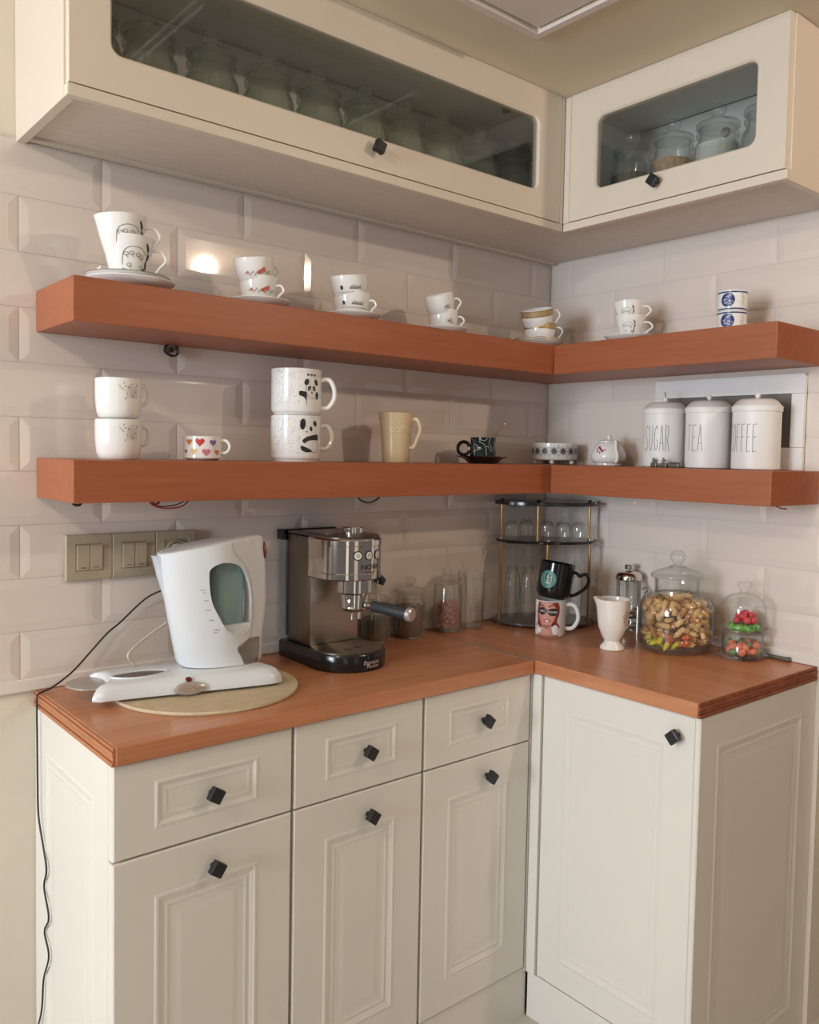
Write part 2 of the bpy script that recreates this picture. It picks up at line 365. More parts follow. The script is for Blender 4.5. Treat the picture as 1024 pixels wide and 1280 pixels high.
# ================================================================= CABINETS
def panel_bm(w, h, t, mx, mz, kind='door'):
    """moulded front in xz-plane, front at y=0 going back to y=t, x -w/2..w/2, z 0..h"""
    bm = bmesh.new(); X = w / 2
    def rr(ix, iz, y): return [bm.verts.new(p) for p in ((-X + ix, y, iz), (X - ix, y, iz), (X - ix, y, h - iz), (-X + ix, y, h - iz))]
    seq = [(0, 0, t), (0, 0, 0.0025), (0.0025, 0.0025, 0)]
    if kind == 'door': rel = ((0, 0), (0.003, -0.0012), (0.007, -0.0014), (0.010, 0), (0.013, 0.0004), (0.016, 0.0016), (0.020, 0.0018), (0.024, 0.0008), (0.030, 0.0018), (0.040, 0.0018), (0.050, 0.0010))
    elif kind == 'drawer': rel = ((0, 0), (0.003, -0.0012), (0.006, -0.0014), (0.009, 0.0002), (0.012, 0.0016), (0.016, 0.0018), (0.020, 0.0008), (0.025, 0.0016))
    for a, y in rel: seq.append((mx + a, mz + a, y * 0.85))
    L = [rr(*s) for s in seq]
    for a, b in zip(L, L[1:]):
        for i in range(4): bm.faces.new((a[i], a[(i + 1) % 4], b[(i + 1) % 4], b[i]))
    bm.faces.new(L[-1]); bm.faces.new(L[0][::-1]); return bm
def knob(parent, x, y, z, ax, tilt):
    """square black block on a stem, facing -y (ax 'y') or -x (ax 'x')"""
    k = bmesh.new(); cyl(k, (0, 0, 0), 0.0055, 0.014, 'y', 12)
    b = bmesh.new(); box(b, -0.0125, 0.0125, -0.027, -0.013, -0.0125, 0.0125, bev=0.002)
    join(k, b, Matrix.Rotation(R(tilt), 4, 'Y'))
    o = ob('knob', k, BLACKM, parent); o.location = (x, y, z); o.rotation_euler = (0, 0, -PI / 2 if ax == 'x' else 0); return o
def dn(o): o['label'] = 'square black knob'
units = [(-1.5405, -1.1945, 'base cabinet with drawer and door at the left end', -0.0025), (-1.1885, -0.8635, 'middle base cabinet below the coffee machine, drawer over door', 0.004), (-0.8575, -0.5195, 'narrow base cabinet beside the inner corner, drawer over door', 0.004)]
yF = -0.429; ZS = 0.7007; ZT = 0.868; ZB = 0.128
kn = [((-1.363, 0.7813), (-1.359, 0.6454)), ((-1.018, 0.7837), (-1.010, 0.6478)), ((-0.680, 0.7845), (-0.665, 0.650))]
for i, (x0, x1, lab, _) in enumerate(units):
    t = thing('base_cabinet', lab + ', cream lacquer', 'cabinet', ((x0 + x1) / 2, yF, 0), 0, 'base cabinets under the worktop')
    cx = (x0 + x1) / 2; w = x1 - x0; e0 = 0 if i else -0.0022
    ob('carcass', B(-w / 2 + (-0.0025 if i else 0.0165), w / 2 + 0.003, 0.0185, 0.415, 0.12, ZT + 0.0009), CREAM if i == 0 else GAP, t)
    if i == 0:
        sp = ob('side_panel', panel_bm(0.4085, ZT - 0.0, 0.018, 0.07, 0.078), CREAM, t, loc=(-w / 2 - 0.002, 0.0188 + 0.2042, 0.001), rot=(0, 0, -PI / 2))
    d = ob('drawer_front', panel_bm(w, ZT - ZS - 0.002, 0.018, 0.072, 0.040, 'drawer'), CREAM, t, loc=(0, 0, ZS + 0.0015)); dd = kn[i][0]
    k = knob(d, dd[0] - cx, 0, dd[1] - ZS - 0.0015, 'y', 32 + 4 * i)
    d = ob('door', panel_bm(w, ZS - ZB - 0.002, 0.018, 0.072, 0.074), CREAM, t, loc=(0, 0, ZB)); dd = kn[i][1]
    k = knob(d, dd[0] - cx, 0, dd[1] - ZB, 'y', 35 + 3 * i)
    ob('plinth', B(-w / 2 - (0.0 if i == 0 else 0.003), w / 2 + (0.0145 if i == 2 else 0.0028), 0.006, 0.022, 0.0, ZB - 0.004), CREAM, t)
# right-hand unit
xF = -0.508
t = thing('base_cabinet', 'cream base cabinet with one tall moulded door, right of the inner corner', 'cabinet', (xF, -0.66, 0), 0, 'base cabinets under the worktop')
ob('carcass', B(0.0195, 0.495, YB + 0.66 + 0.021, 0.20, 0.12, ZT), GAP, t)
ob('corner_post', B(-0.006, 0.012, -0.4606 + 0.662, -0.431 + 0.66, 0.118, ZT, bev=0.0015), CREAM, t)
ob('corner_filler', B(-0.0083, 0.012, -0.430 + 0.661, -0.4105 + 0.66, 0.118, ZT), CREAM, t)
d = ob('door', panel_bm(0.415, ZT - 0.120, 0.018, 0.068, 0.066), CREAM, t, loc=(0, -0.8757 + 0.66 + 0.2075, 0.119), rot=(0, 0, -PI / 2))
k = knob(d, -1.058 * 0.79 + 0.8757 - 0.2075 + 0.0, 0, 0.8208 - 0.119, 'y', 48); k.location = (0.8358 - 0.8757 + 0.2075, 0, 0.8208 - 0.119)
ob('end_panel', panel_bm(0.5075, ZT - 0.0, 0.0108, 0.066, 0.070), CREAM, t, loc=(0.254, YB + 0.66 + 0.001, 0.001))
ob('plinth', B(0.004, 0.02, YB + 0.66 + 0.020, -0.429 + 0.66 + 0.0, 0.0, 0.115), CREAM, t)
# worktops
t = thing('worktop', 'orange-brown wood worktop of the left run, carrying the kettle and coffee machine', 'worktop', (XA, 0, H))
sl = ob('slab', B(0.003, DB - XA - 0.0015, DA, -0.001, -TH, 0, bev=0.0025, seg=3), TOPW, t)
bm = bmesh.new()
for (z0, z1, o_) in ((-0.0065, -0.0005, -0.001), (-0.015, -0.0072, -0.0030), (-0.0235, -0.0157, -0.0018), (-0.032, -0.0242, -0.004)): box(bm, o_, 0.0028, DA + 0.001, -0.001, z0, z1, bev=0.0012)
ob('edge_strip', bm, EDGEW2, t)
t = thing('worktop', 'wood worktop of the right run, carrying the sweet jars', 'worktop', (DB, YB, H))
ob('slab', B(0.0015, -DB - 0.001, 0.003, -YB - 0.001, -TH, 0, bev=0.0025, seg=3), TOPWY, t)
bm = bmesh.new()
for (z0, z1, o_) in ((-0.0085, -0.0005, -0.0005), (-0.0165, -0.0092, -0.0025), (-0.0245, -0.0172, -0.001), (-0.032, -0.0252, -0.003)): box(bm, 0.0015, -DB - 0.001, o_, 0.0028, z0, z1, bev=0.001)
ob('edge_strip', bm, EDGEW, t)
tag(ob('joint_strip', B(DB - 0.0055, DB + 0.003, DA - 0.0005, -0.013, H - 0.004, H + 0.0008), SEAM), 'thin grey metal strip covering the worktop joint', 'strip')

# upper cabinets
def rrect(x0, x1, z0, z1, r, n=6):
    P = []
    for cx, cz, a0 in ((x1 - r, z1 - r, 0), (x0 + r, z1 - r, 90), (x0 + r, z0 + r, 180), (x1 - r, z0 + r, 270)):
        for i in range(n + 1): P.append((cx + r * math.cos(R(a0 + 90 * i / n)), cz + r * math.sin(R(a0 + 90 * i / n))))
    return P
def glass_door(w, h, ox0, ox1, oz0, oz1, t=0.019):
    """frame with a rounded opening, local x 0..w, z 0..h, front y=0"""
    bm = bmesh.new(); n = 6; inn = rrect(ox0, ox1, oz0, oz1, 0.022, n); K = len(inn); outr = []
    q = n + 1
    for i, p in enumerate(inn):
        c = i // q; k = i % q
        cor = ((w, h), (0, h), (0, 0), (w, 0))[c]
        if c == 0: o = (w, p[1] + (h - p[1]) * 1.0) if False else ((w, h) if 2 <= k <= 4 else ((w, p[1]) if k < 2 else (p[0], h)))
        if c == 1: o = (0, h) if 2 <= k <= 4 else ((p[0], h) if k < 2 else (0, p[1]))
        if c == 2: o = (0, 0) if 2 <= k <= 4 else ((0, p[1]) if k < 2 else (p[0], 0))
        if c == 3: o = (w, 0) if 2 <= k <= 4 else ((p[0], 0) if k < 2 else (w, p[1]))
        outr.append(o)
    def ringv(pts, y): return [bm.verts.new((p[0], y, p[1])) for p in pts]
    inn2 = rrect(ox0 + 0.004, ox1 - 0.004, oz0 + 0.004, oz1 - 0.004, 0.019, n)
    ob_, of_ = ringv(outr, t), ringv([(min(max(x, 0.0), w), min(max(z, 0), h)) for x, z in outr], 0)
    if_ = ringv(inn, 0); im = ringv(inn2, 0.0045); ib = ringv(inn2, t)
    for a, b in ((ob_, of_), (of_, if_), (if_, im), (im, ib), (ib, ob_)):
        for i in range(K):
            j = (i + 1) % K; vs = [a[i], a[j], b[j], b[i]]
            try: bm.faces.new(vs)
            except Exception: pass
    bmesh.ops.remove_doubles(bm, verts=bm.verts[:], dist=1e-6)
    bmesh.ops.dissolve_degenerate(bm, edges=bm.edges[:], dist=1e-7)
    return bm
ZU = 2.0005; ZR = 1.991; ZC = 2.3375; yU = -0.3095; XU = -1.575; YU = -0.9204
t = thing('wall_cabinet', 'long cream wall cabinet with glass flap door on the left wall', 'cabinet', (0, 0, 0))
ob('bottom_panel', B(XU + 0.018, -0.0001, yU + 0.0195, -0.001, ZU, ZU + 0.014), UNDER, t)
ob('back_panel', B(XU + 0.018, -0.002, -0.012, -0.001, ZU + 0.0145, ZC - 0.02), INNER, t)
ob('top_panel', B(XU + 0.018, -0.002, yU + 0.0195, -0.0125, ZC - 0.018, ZC), INNER, t)
ob('bottom_rail', B(XU, -0.3095, yU - 0.0005, yU + 0.019, ZR, ZR + 0.0205, bev=0.002), CREAMU, t)
ob('side_panel', B(XU, XU + 0.0178, yU + 0.0195, -0.001, ZR, ZC, bev=0.001), CREAMU, t)
ob('rear_rail', B(XU + 0.018, -0.012, -0.032, -0.0125, ZU - 0.006, ZU - 0.0002), CREAMU, t)
DX0 = XU + 0.0035; DX1 = -0.3232
d = ob('door', glass_door(DX1 - DX0, ZC - 2.0135, -1.503 - DX0, -0.406 - DX0, 2.078 - 2.0135, 2.266 - 2.0135), CREAMU, t, loc=(DX0, yU, 2.0135))
ob('pane', B(-1.505 - DX0 + 0.0, -0.404 - DX0, 0.0075, 0.0115, 2.0755 - 2.0135, 2.2685 - 2.0135), PANEL, d)
knob(d, -0.932 - DX0, 0, 2.0555 - 2.0135, 'y', 22)
ob('corner_stile', B(-0.3215, -0.3095, yU, yU + 0.018, ZR + 0.021, ZC, bev=0.001), CREAMU, t)
bm = bmesh.new(); cyl(bm, (-0.42, -0.20, ZC - 0.032), 0.012, 0.0135); ob('hinge', bm, GREY, t)
t2 = thing('wall_cabinet', 'short cream wall cabinet with glass flap door on the right wall', 'cabinet', (0, 0, 0))
ob('bottom_panel', B(yU + 0.0195, -0.001, YU + 0.018, yU + 0.019, ZU, ZU + 0.014), UNDER, t2)
ob('back_panel', B(-0.012, -0.001, YU + 0.018, yU + 0.019, ZU + 0.0145, ZC - 0.02), INNER, t2)
ob('top_panel', B(yU + 0.0195, -0.0125, YU + 0.018, yU + 0.019, ZC - 0.018, ZC), INNER, t2)
ob('partition', B(yU + 0.0195, -0.0125, yU + 0.003, yU + 0.0185, ZU + 0.0145, ZC - 0.0185), INNER, t2)
ob('bottom_rail', B(yU - 0.0, yU + 0.019, YU, yU - 0.001, ZR, ZR + 0.0205, bev=0.002), CREAMU, t2)
ob('side_panel', B(yU + 0.0195, -0.001, YU, YU + 0.0178, ZR, ZC, bev=0.001), CREAMU, t2)
ob('corner_stile', B(yU, yU + 0.018, -0.3288, yU - 0.0008, ZR + 0.021, ZC, bev=0.001), CREAMU, t2)
DY0 = -0.3302; DY1 = -0.9165      # door local x runs towards -y
d = ob('door', glass_door(DY0 - DY1, ZC - 2.0135, DY0 + 0.410, DY0 + 0.849, 2.078 - 2.0135, 2.266 - 2.0135), CREAMU, t2, loc=(yU, DY0, 2.0135), rot=(0, 0, -PI / 2))
ob('pane', B(DY0 + 0.408, DY0 + 0.851, 0.0075, 0.0115, 2.0755 - 2.0135, 2.2685 - 2.0135), PANE, d)
knob(d, DY0 + 0.601, 0, 2.0555 - 2.0135, 'y', 40)
for yy in (-0.47, -0.80):
    bm = bmesh.new(); box(bm, -0.285, -0.262, yy - 0.02, yy + 0.02, ZC - 0.026, ZC - 0.0182, bev=0.002); ob('hinge', bm, GREY, t2)
bm = bmesh.new(); cyl(bm, (-0.021, -0.60, 2.247), 0.012, 0.008, 'x'); ob('cable_port', bm, GREY, t2)

# floating shelves
def lshelf(z1, th, lab, nm):
    t = thing('floating_shelf', lab, 'shelf', (0, 0, z1))
    x0 = -1.5410; ds = -0.2335; dsB = -0.242; y1 = -0.879
    ob('shelf_board', B(x0, dsB - 0.0006, ds, -0.0102, -th, 0, bev=0.0018), SHELFW, t)
    ob('shelf_board', B(dsB, -0.0102, y1, -0.0102, -th, 0, bev=0.0018), SHELFWY, t)
    return t
S1 = 1.3750; S2 = 1.7070
lshelf(S2, 0.0815, 'upper thick brown wooden corner shelf holding stacked teacups', 2)
lshelf(S1, 0.0795, 'lower thick brown wooden corner shelf holding mugs and canisters', 1)

# ================================================================= THINGS ON THE UPPER SHELF
def saucer(label, x, y, z, r, group, m=CHINA, rot=0, rim=None):
    t = thing('saucer', label, 'saucer', (x, y, z), rot, group)
    b = lathe([(0, 0.0015), (r * 0.55, 0.0015), (r * 0.56, 0), (r * 0.62, 0), (r * 0.64, 0.003), (r * 0.9, 0.010), (r, 0.0165), (r * 0.995, 0.018), (r * 0.88, 0.0128), (r * 0.62, 0.0062), (r * 0.5, 0.0045), (0, 0.0045)], 56)
    ob('dish', b, m, t, True)
    if rim: ob('rim_band', lathe([(r * 0.965, 0.0168), (r * 1.003, 0.0183), (r * 1.004, 0.0170), (r * 0.975, 0.0150)], 56), rim, t, True)
    return t
def cup(label, x, y, z, outer, group, hs, th=None, tilt=(0, 0), m=CHINA, art=None, name='teacup', cat='cup', rot=0):
    t = thing(name, label, cat, (x, y, z), (tilt[0], tilt[1], rot), group)
    ob('bowl', cup_mesh(outer), m, t, True)
    f = interp(outer)
    if th is None: th = thc((x, y)) + R(75)
    z0, z1, out, thick, shp = hs
    ob('handle', handle(f(z0), z0, z1, out, thick, th, shp, f(z1)), m, t, True)
    if art: art(t, f, thc((x, y)))
    return t
G2 = 'stacked teacups on the upper shelf'; G2S = 'saucers on the upper shelf'
def vine(t, f, tc, s=1.0, zc=0.04, m1=GREY, m2=INK, ph=0.2):
    a = bmesh.new()
    stroke(a, spline_2([(-0.020 * s, -0.012 * s), (-0.016 * s, 0.012 * s), (-0.002 * s, 0.022 * s), (0.016 * s, 0.020 * s), (0.024 * s, 0.010 * s)]), 0.0011 * s)
    stroke(a, spline_2([(0.026 * s, 0.032 * s), (0.030 * s, 0.010 * s), (0.030 * s, -0.012 * s), (0.022 * s, -0.034 * s)]), 0.0018 * s)
    for (u, v) in ((-0.012, 0.008), (-0.002, 0.010), (0.010, 0.008), (0.016, 0.004), (-0.006, -0.012), (0.020, -0.014), (-0.018, -0.022), (0.014, -0.028)):
        ringart(a, (u * s, v * s), 0.0042 * s, 0.0010 * s, 0.0034 * s, 10); stroke(a, [(u * s, v * s), (u * s + 0.003 * s, v * s - 0.007 * s)], 0.0009 * s)
    wrap('print', a, m1, t, f, tc + ph, zc)
    b = bmesh.new()
    for (u, v, r) in ((0.029, 0.024, 0.5), (0.032, 0.006, -0.3), (0.030, -0.010, 0.3), (0.024, -0.022, -0.5), (0.026, -0.032, 0.4)): disc(b, (u * s, v * s), 0.0026 * s, 0.0085 * s, 10, r)
    wrap('print', b, m2, t, f, tc + ph, zc, 0.0007)
# stack 1: floral line-drawing cups on two saucers
yy = -0.150
saucer('white saucer, lower of two under the leftmost teacups', -1.404, yy, S2 + 0.0005, 0.084, G2S)
saucer('white saucer directly under the leftmost flower-outline cups', -1.409, yy, S2 + 0.0078, 0.080, G2S, rim=GREY)
o1 = [(0.027, 0), (0.028, 0.004), (0.034, 0.018), (0.041, 0.045), (0.046, 0.070), (0.0500, 0.087)]
cup('large teacup with grey flower outlines, lower of the leftmost stack', -1.409, yy, S2 + 0.0132, o1, G2, (0.018, 0.066, 0.026, 0.0026, 'c'), thc((-1.409, yy)) + R(80), art=lambda t, f, tc: vine(t, f, tc, 1.0, 0.042))
cup('large teacup with grey flower outlines, upper of the leftmost stack', -1.418, yy, S2 + 0.0520, o1, G2, (0.018, 0.066, 0.026, 0.0026, 'c'), thc((-1.409, yy)) + R(80), tilt=(R(1), R(-4)), art=lambda t, f, tc: vine(t, f, tc, 1.0, 0.044))
for zz, xx in ((S2 + 0.0925, -1.409),): pass
# stack 2: red flowers
def rose(t, f, tc, ph=0.15, zc=0.028):
    a = bmesh.new()
    for (u, v, r) in ((0.004, 0.001, 0.0052), (0.013, 0.006, 0.0046), (0.008, 0.004, 0.004), (-0.021, 0.001, 0.003)): disc(a, (u, v), r, r * 0.85, 9, u * 90)
    wrap('print', a, mat('print_coral', (206, 96, 84), 0.4), t, f, tc + ph, zc, 0.0008)
    b = bmesh.new()
    for i in range(14):
        u = -0.026 + i * 0.0042; disc(b, (u, 0.003 * math.sin(i * 2.1) - 0.001), 0.0010, 0.0036, 7, 0.7 * (-1) ** i)
    wrap('print', b, mat('print_sage', (140, 146, 122), 0.4), t, f, tc + ph, zc, 0.0006)
saucer('white saucer under the red flower teacups', -1.118, yy, S2 + 0.0005, 0.066, G2S)
o2 = [(0.026, 0), (0.027, 0.003), (0.036, 0.016), (0.0415, 0.036), (0.043, 0.060)]
cup('teacup with a band of small red flowers, lower of its stack', -1.121, yy, S2 + 0.0065, o2, G2, (0.012, 0.042, 0.018, 0.0024, 'c'), thc((-1.121, yy)) + R(62), art=rose)
cup('tilted teacup with red flowers, upper of its stack', -1.128, yy, S2 + 0.0470, o2, G2, (0.012, 0.042, 0.018, 0.0024, 'c'), thc((-1.121, yy)) + R(120), tilt=(R(4), R(-9)), art=rose)
# stack 3: little skyline cups
def town(t, f, tc, ph=0.1, zc=0.030):
    a = bmesh.new()
    for i in range(26):
        u = -0.030 + i * 0.0026; disc(a, (u, -0.008), 0.0009, 0.0009, 6)
    for i, u in enumerate([-0.004 + k * 0.0032 for k in range(9)]):
        h = (0.004, 0.006, 0.009, 0.005, 0.007, 0.004, 0.006, 0.005, 0.007)[i]; stroke(a, [(u, -0.001), (u + 0.0008, h), (u + 0.002, -0.001), (u, 0.0005)], 0.0008)
    wrap('print', a, GREY, t, f, tc + ph, zc)
    b = bmesh.new(); poly(b, [(-0.026, -0.002), (-0.020, -0.002), (-0.019, 0.004), (-0.022, 0.008), (-0.026, 0.006)]); wrap('print', b, INK, t, f, tc + ph, zc)
saucer('white saucer under the skyline teacups', -0.868, yy, S2 + 0.0005, 0.066, G2S)
o3 = [(0.027, 0), (0.028, 0.003), (0.039, 0.015), (0.044, 0.038), (0.0450, 0.060)]
cup('teacup with black skyline drawing and dotted line, lower of its stack', -0.873, yy, S2 + 0.0065, o3, G2, (0.012, 0.042, 0.018, 0.0024, 'c'), thc((-0.873, yy)) + R(66), art=town)
cup('tilted teacup with black skyline drawing, upper of its stack', -0.877, yy, S2 + 0.0460, o3, G2, (0.012, 0.042, 0.017, 0.0024, 'c'), thc((-0.873, yy)) + R(150), tilt=(R(3), R(-8)), art=town)
# stack 4: small grey sprig
def sprig(t, f, tc, ph=0.35, zc=0.026):
    a = bmesh.new(); disc(a, (0.002, 0), 0.0024, 0.002, 8)
    for i in range(7):
        an = i * 0.9; stroke(a, [(0.003, 0), (0.003 + 0.008 * math.cos(an), 0.006 * math.sin(an))], 0.0009)
    ringart(a, (0.008, 0.003), 0.003, 0.0007, n=8); disc(a, (0.011, -0.003), 0.0015, 0.003, 8, 0.5)
    wrap('print', a, GREY, t, f, tc + ph, zc)
saucer('white saucer under the small sprig teacups, fourth stack along', -0.575, yy, S2 + 0.0005, 0.058, G2S)
o4 = [(0.024, 0), (0.025, 0.003), (0.034, 0.014), (0.0375, 0.034), (0.038, 0.056)]
cup('small white teacup with a grey sprig, lower of its stack', -0.583, yy, S2 + 0.0065, o4, G2, (0.010, 0.040, 0.017, 0.0024, 'c'), thc((-0.583, yy)) + R(80), art=sprig)
cup('small white teacup with a grey sprig leaning on its twin', -0.588, yy, S2 + 0.0465, o4, G2, (0.010, 0.040, 0.017, 0.0024, 'c'), thc((-0.583, yy)) + R(80), tilt=(R(4), R(-17)), art=sprig)
# stack 5: gold band
def gband(t, f, tc):
    z0, z1 = 0.039, 0.057; ob('gold_band', lathe([(f(z0) + 0.0004, z0), (f(z1) + 0.0004, z1)], 48), GOLDP, t, True)
    a = bmesh.new()
    for i in range(13): ringart(a, (-0.042 + i * 0.007, 0.0), 0.0026, 0.0009, 0.0046, 8)
    wrap('print', a, mat('print_pale_gold', (222, 206, 172), 0.4), t, f, tc, 0.048, 0.0009)
saucer('gold-edged saucer, lower of two in the shelf corner', -0.219, yy, S2 + 0.0005, 0.071, G2S, rim=GOLDP)
saucer('gold-edged saucer directly under the gold-banded cups', -0.219, yy, S2 + 0.0078, 0.068, G2S, rim=GOLDP)
o5 = [(0.028, 0), (0.029, 0.003), (0.040, 0.014), (0.0445, 0.034), (0.046, 0.058)]
cup('gold-banded teacup, lower of the stack in the shelf corner', -0.213, yy, S2 + 0.0132, o5, G2, (0.014, 0.046, 0.020, 0.0022, 'c'), thc((-0.213, yy)) + R(85), art=gband)
cup('gold-banded teacup tilted on top of its twin in the corner', -0.219, yy, S2 + 0.0530, o5, G2, (0.014, 0.050, 0.018, 0.0022, 'c'), thc((-0.213, yy)) + R(88), tilt=(R(5), R(-15)), art=gband)
# stack 6: scroll pattern cups, right wall
o6 = [(0.018, 0), (0.019, 0.003), (0.028, 0.020), (0.036, 0.048), (0.039, 0.064)]
def scroll(t, f, tc): vine(t, f, tc, 0.62, 0.030, GREY, GREY, -0.25)
saucer('white saucer under the scroll-patterned espresso cups', -0.150, -0.413, S2 + 0.0005, 0.064, G2S)
cup('scroll-patterned espresso cup, lower of the pair on the right wall', -0.150, -0.417, S2 + 0.0065, o6, G2, (0.012, 0.046, 0.024, 0.0026, 'c'), thc((-0.15, -0.417)) + R(78), art=scroll)
cup('scroll-patterned espresso cup, upper of the pair on the right wall', -0.150, -0.414, S2 + 0.0430, o6, G2, (0.012, 0.050, 0.022, 0.0026, 'c'), thc((-0.15, -0.417)) + R(78), tilt=(R(-5), R(2)), art=scroll)
# stack 7: two blue and white tumblers
o7 = [(0.030, 0), (0.0325, 0.002), (0.034, 0.010), (0.0345, 0.048)]
def bluepic(t, f, tc):
    for a_, b_ in ((0.042, 0.0455), (0.003, 0.006)): ob('blue_band', lathe([(f(a_) + 0.0004, a_), (f(b_) + 0.0004, b_)], 40), BLUE, t, True)
    a = bmesh.new(); disc(a, (0, 0), 0.0165, 0.0165, 22); wrap('print', a, BLUE, t, f, tc - 0.32, 0.025, 0.0006)
    b = bmesh.new(); rnd = random.Random(7)
    for i in range(15):
        u, v = rnd.uniform(-0.011, 0.011), rnd.uniform(-0.011, 0.011)
        if u * u + v * v < 0.00016: stroke(b, spline_2([(u, v), (u + 0.003, v + 0.0015), (u + 0.005, v - 0.001)]), 0.0013)
    wrap('print', b, mat('print_pale_blue', (196, 202, 224), 0.3), t, f, tc - 0.32, 0.025, 0.0010)
    c = bmesh.new()
    for k in range(4): ringart(c, (0.026 + 0.003 * (k % 2), 0.010 - k * 0.007), 0.0035, 0.0007, n=8)
    wrap('print', c, LGREY, t, f, tc - 0.05, 0.025, 0.0006)
def tumbler(label, z):
    t = thing('tumbler', label, 'cup', (-0.140, -0.709, z), 0, 'blue and white tumblers'); ob('bowl', cup_mesh(o7, 0.0025), CHINA, t, True)
    bluepic(t, interp(o7), thc((-0.14, -0.709)))
tumbler('blue and white handleless cup, lower of two', S2 + 0.0005); tumbler('blue and white handleless cup, upper of two', S2 + 0.0495)

# ================================================================= THINGS ON THE LOWER SHELF
G1 = 'mugs on the lower shelf'
om = [(0.034, 0), (0.038, 0.003), (0.042, 0.014), (0.0445, 0.040), (0.0445, 0.078)]
def faint(t, f, tc):
    a = bmesh.new(); rnd = random.Random(3)
    for i in range(26):
        u, v = rnd.uniform(-0.006, 0.034), rnd.uniform(-0.015, 0.017); disc(a, (u, v), rnd.uniform(0.0006, 0.002), None, 6)
    for i in range(6): stroke(a, [(0.010 + i * 0.004, -0.012), (0.011 + i * 0.004, 0.012 - 0.002 * (i % 3))], 0.0008)
    wrap('print', a, mat('print_taupe', (178, 160, 150), 0.4), t, f, tc + 0.15, 0.052)
for lab, z in (('tall white mug with faint sketch print, lower of two at the left', S1 + 0.0005), ('tall white mug with faint sketch print, upper of two at the left', S1 + 0.0812)):
    cup(lab, -1.420, -0.13, z, om, G1, (0.030, 0.066, 0.018, 0.0042, 'c'), thc((-1.420, -0.13)) + R(112), art=faint, name='mug', cat='mug')
oh = [(0.030, 0), (0.034, 0.002), (0.0405, 0.005), (0.0405, 0.050)]
def hearts(t, f, tc):
    for (u, v, s, m) in ((-0.006, 0.011, 0.0098, REDP), (0.0215, 0.010, 0.0075, PURPLE), (-0.030, 0.011, 0.0075, ORANGE), (-0.019, -0.009, 0.0085, YELLOW), (0.007, -0.010, 0.0090, PINK), (0.032, -0.010, 0.0065, ORANGE), (-0.040, -0.009, 0.005, PURPLE)):
        a = bmesh.new(); heart(a, (u, v), s); wrap('print', a, m, t, f, tc, 0.0275)
    a = bmesh.new()
    for (u, v) in ((-0.022, -0.007), (-0.016, -0.006), (-0.019, -0.011), (-0.0175, -0.008)): disc(a, (u, v), 0.0009)
    wrap('print', a, ORANGE, t, f, tc, 0.0275, 0.0009)
cup('small white cup printed with coloured hearts', -1.240, -0.13, S1 + 0.0005, oh, G1, (0.016, 0.042, 0.018, 0.0034, 'c'), thc((-1.240, -0.13)) + R(70), art=hearts)
op = [(0.050, 0), (0.051, 0.0035), (0.0515, 0.004), (0.0555, 0.007), (0.0572, 0.012), (0.0572, 0.103)]
def speck(t, f, tc, seed):
    a = bmesh.new(); rnd = random.Random(seed)
    for i in range(330):
        u, v = rnd.uniform(-0.085, 0.085), rnd.uniform(-0.038, 0.043)
        if u > 0.012 and abs(v) < 0.044 and u < 0.056: continue
        s = rnd.uniform(0.0004, 0.0009); disc(a, (u, v), s, s * 1.3, 5)
    tag(wrap('specks', a, GREY, t, f, tc, 0.055, 0.0004), kind='stuff')
def panda1(t, f, tc):
    speck(t, f, tc, 5); a = bmesh.new(); c = 0.036
    for i in (-1, 0, 1): heart(a, (c + i * 0.009 - 0.001, 0.034), 0.0032)
    disc(a, (c - 0.013, 0.018), 0.0055, 0.0075, 12, -0.4); disc(a, (c + 0.013, 0.018), 0.0048, 0.0075, 12, 0.4)
    disc(a, (c - 0.0065, 0.004), 0.0040, 0.0060, 12, -0.35); disc(a, (c + 0.0065, 0.004), 0.0040, 0.0060, 12, 0.35); disc(a, (c, -0.0045), 0.0024, 0.0018, 8)
    poly(a, [(c - 0.031, -0.004), (c - 0.026, -0.002), (c - 0.013, -0.004), (c - 0.013, -0.011), (c - 0.013, -0.024), (c - 0.019, -0.016), (c - 0.030, -0.012)])
    poly(a, [(c + 0.013, -0.004), (c + 0.017, -0.002), (c + 0.022, -0.010), (c + 0.018, -0.019), (c + 0.013, -0.021)])
    stroke(a, spline_2([(c - 0.014, 0.010), (c - 0.015, -0.004), (c - 0.008, -0.015), (c, -0.018), (c + 0.009, -0.015), (c + 0.014, -0.003)]), 0.0008)
    stroke(a, spline_2([(c - 0.003, -0.008), (c, -0.010), (c + 0.003, -0.008)]), 0.0007); stroke(a, [(c - 0.013, -0.02), (c - 0.013, -0.033)], 0.0008)
    wrap('print', a, INK, t, f, tc, 0.055, 0.0008)
    b = bmesh.new(); disc(b, (c - 0.006, 0.003), 0.0013); disc(b, (c + 0.006, 0.003), 0.0013); wrap('print', b, CHINA, t, f, tc, 0.055, 0.0012)
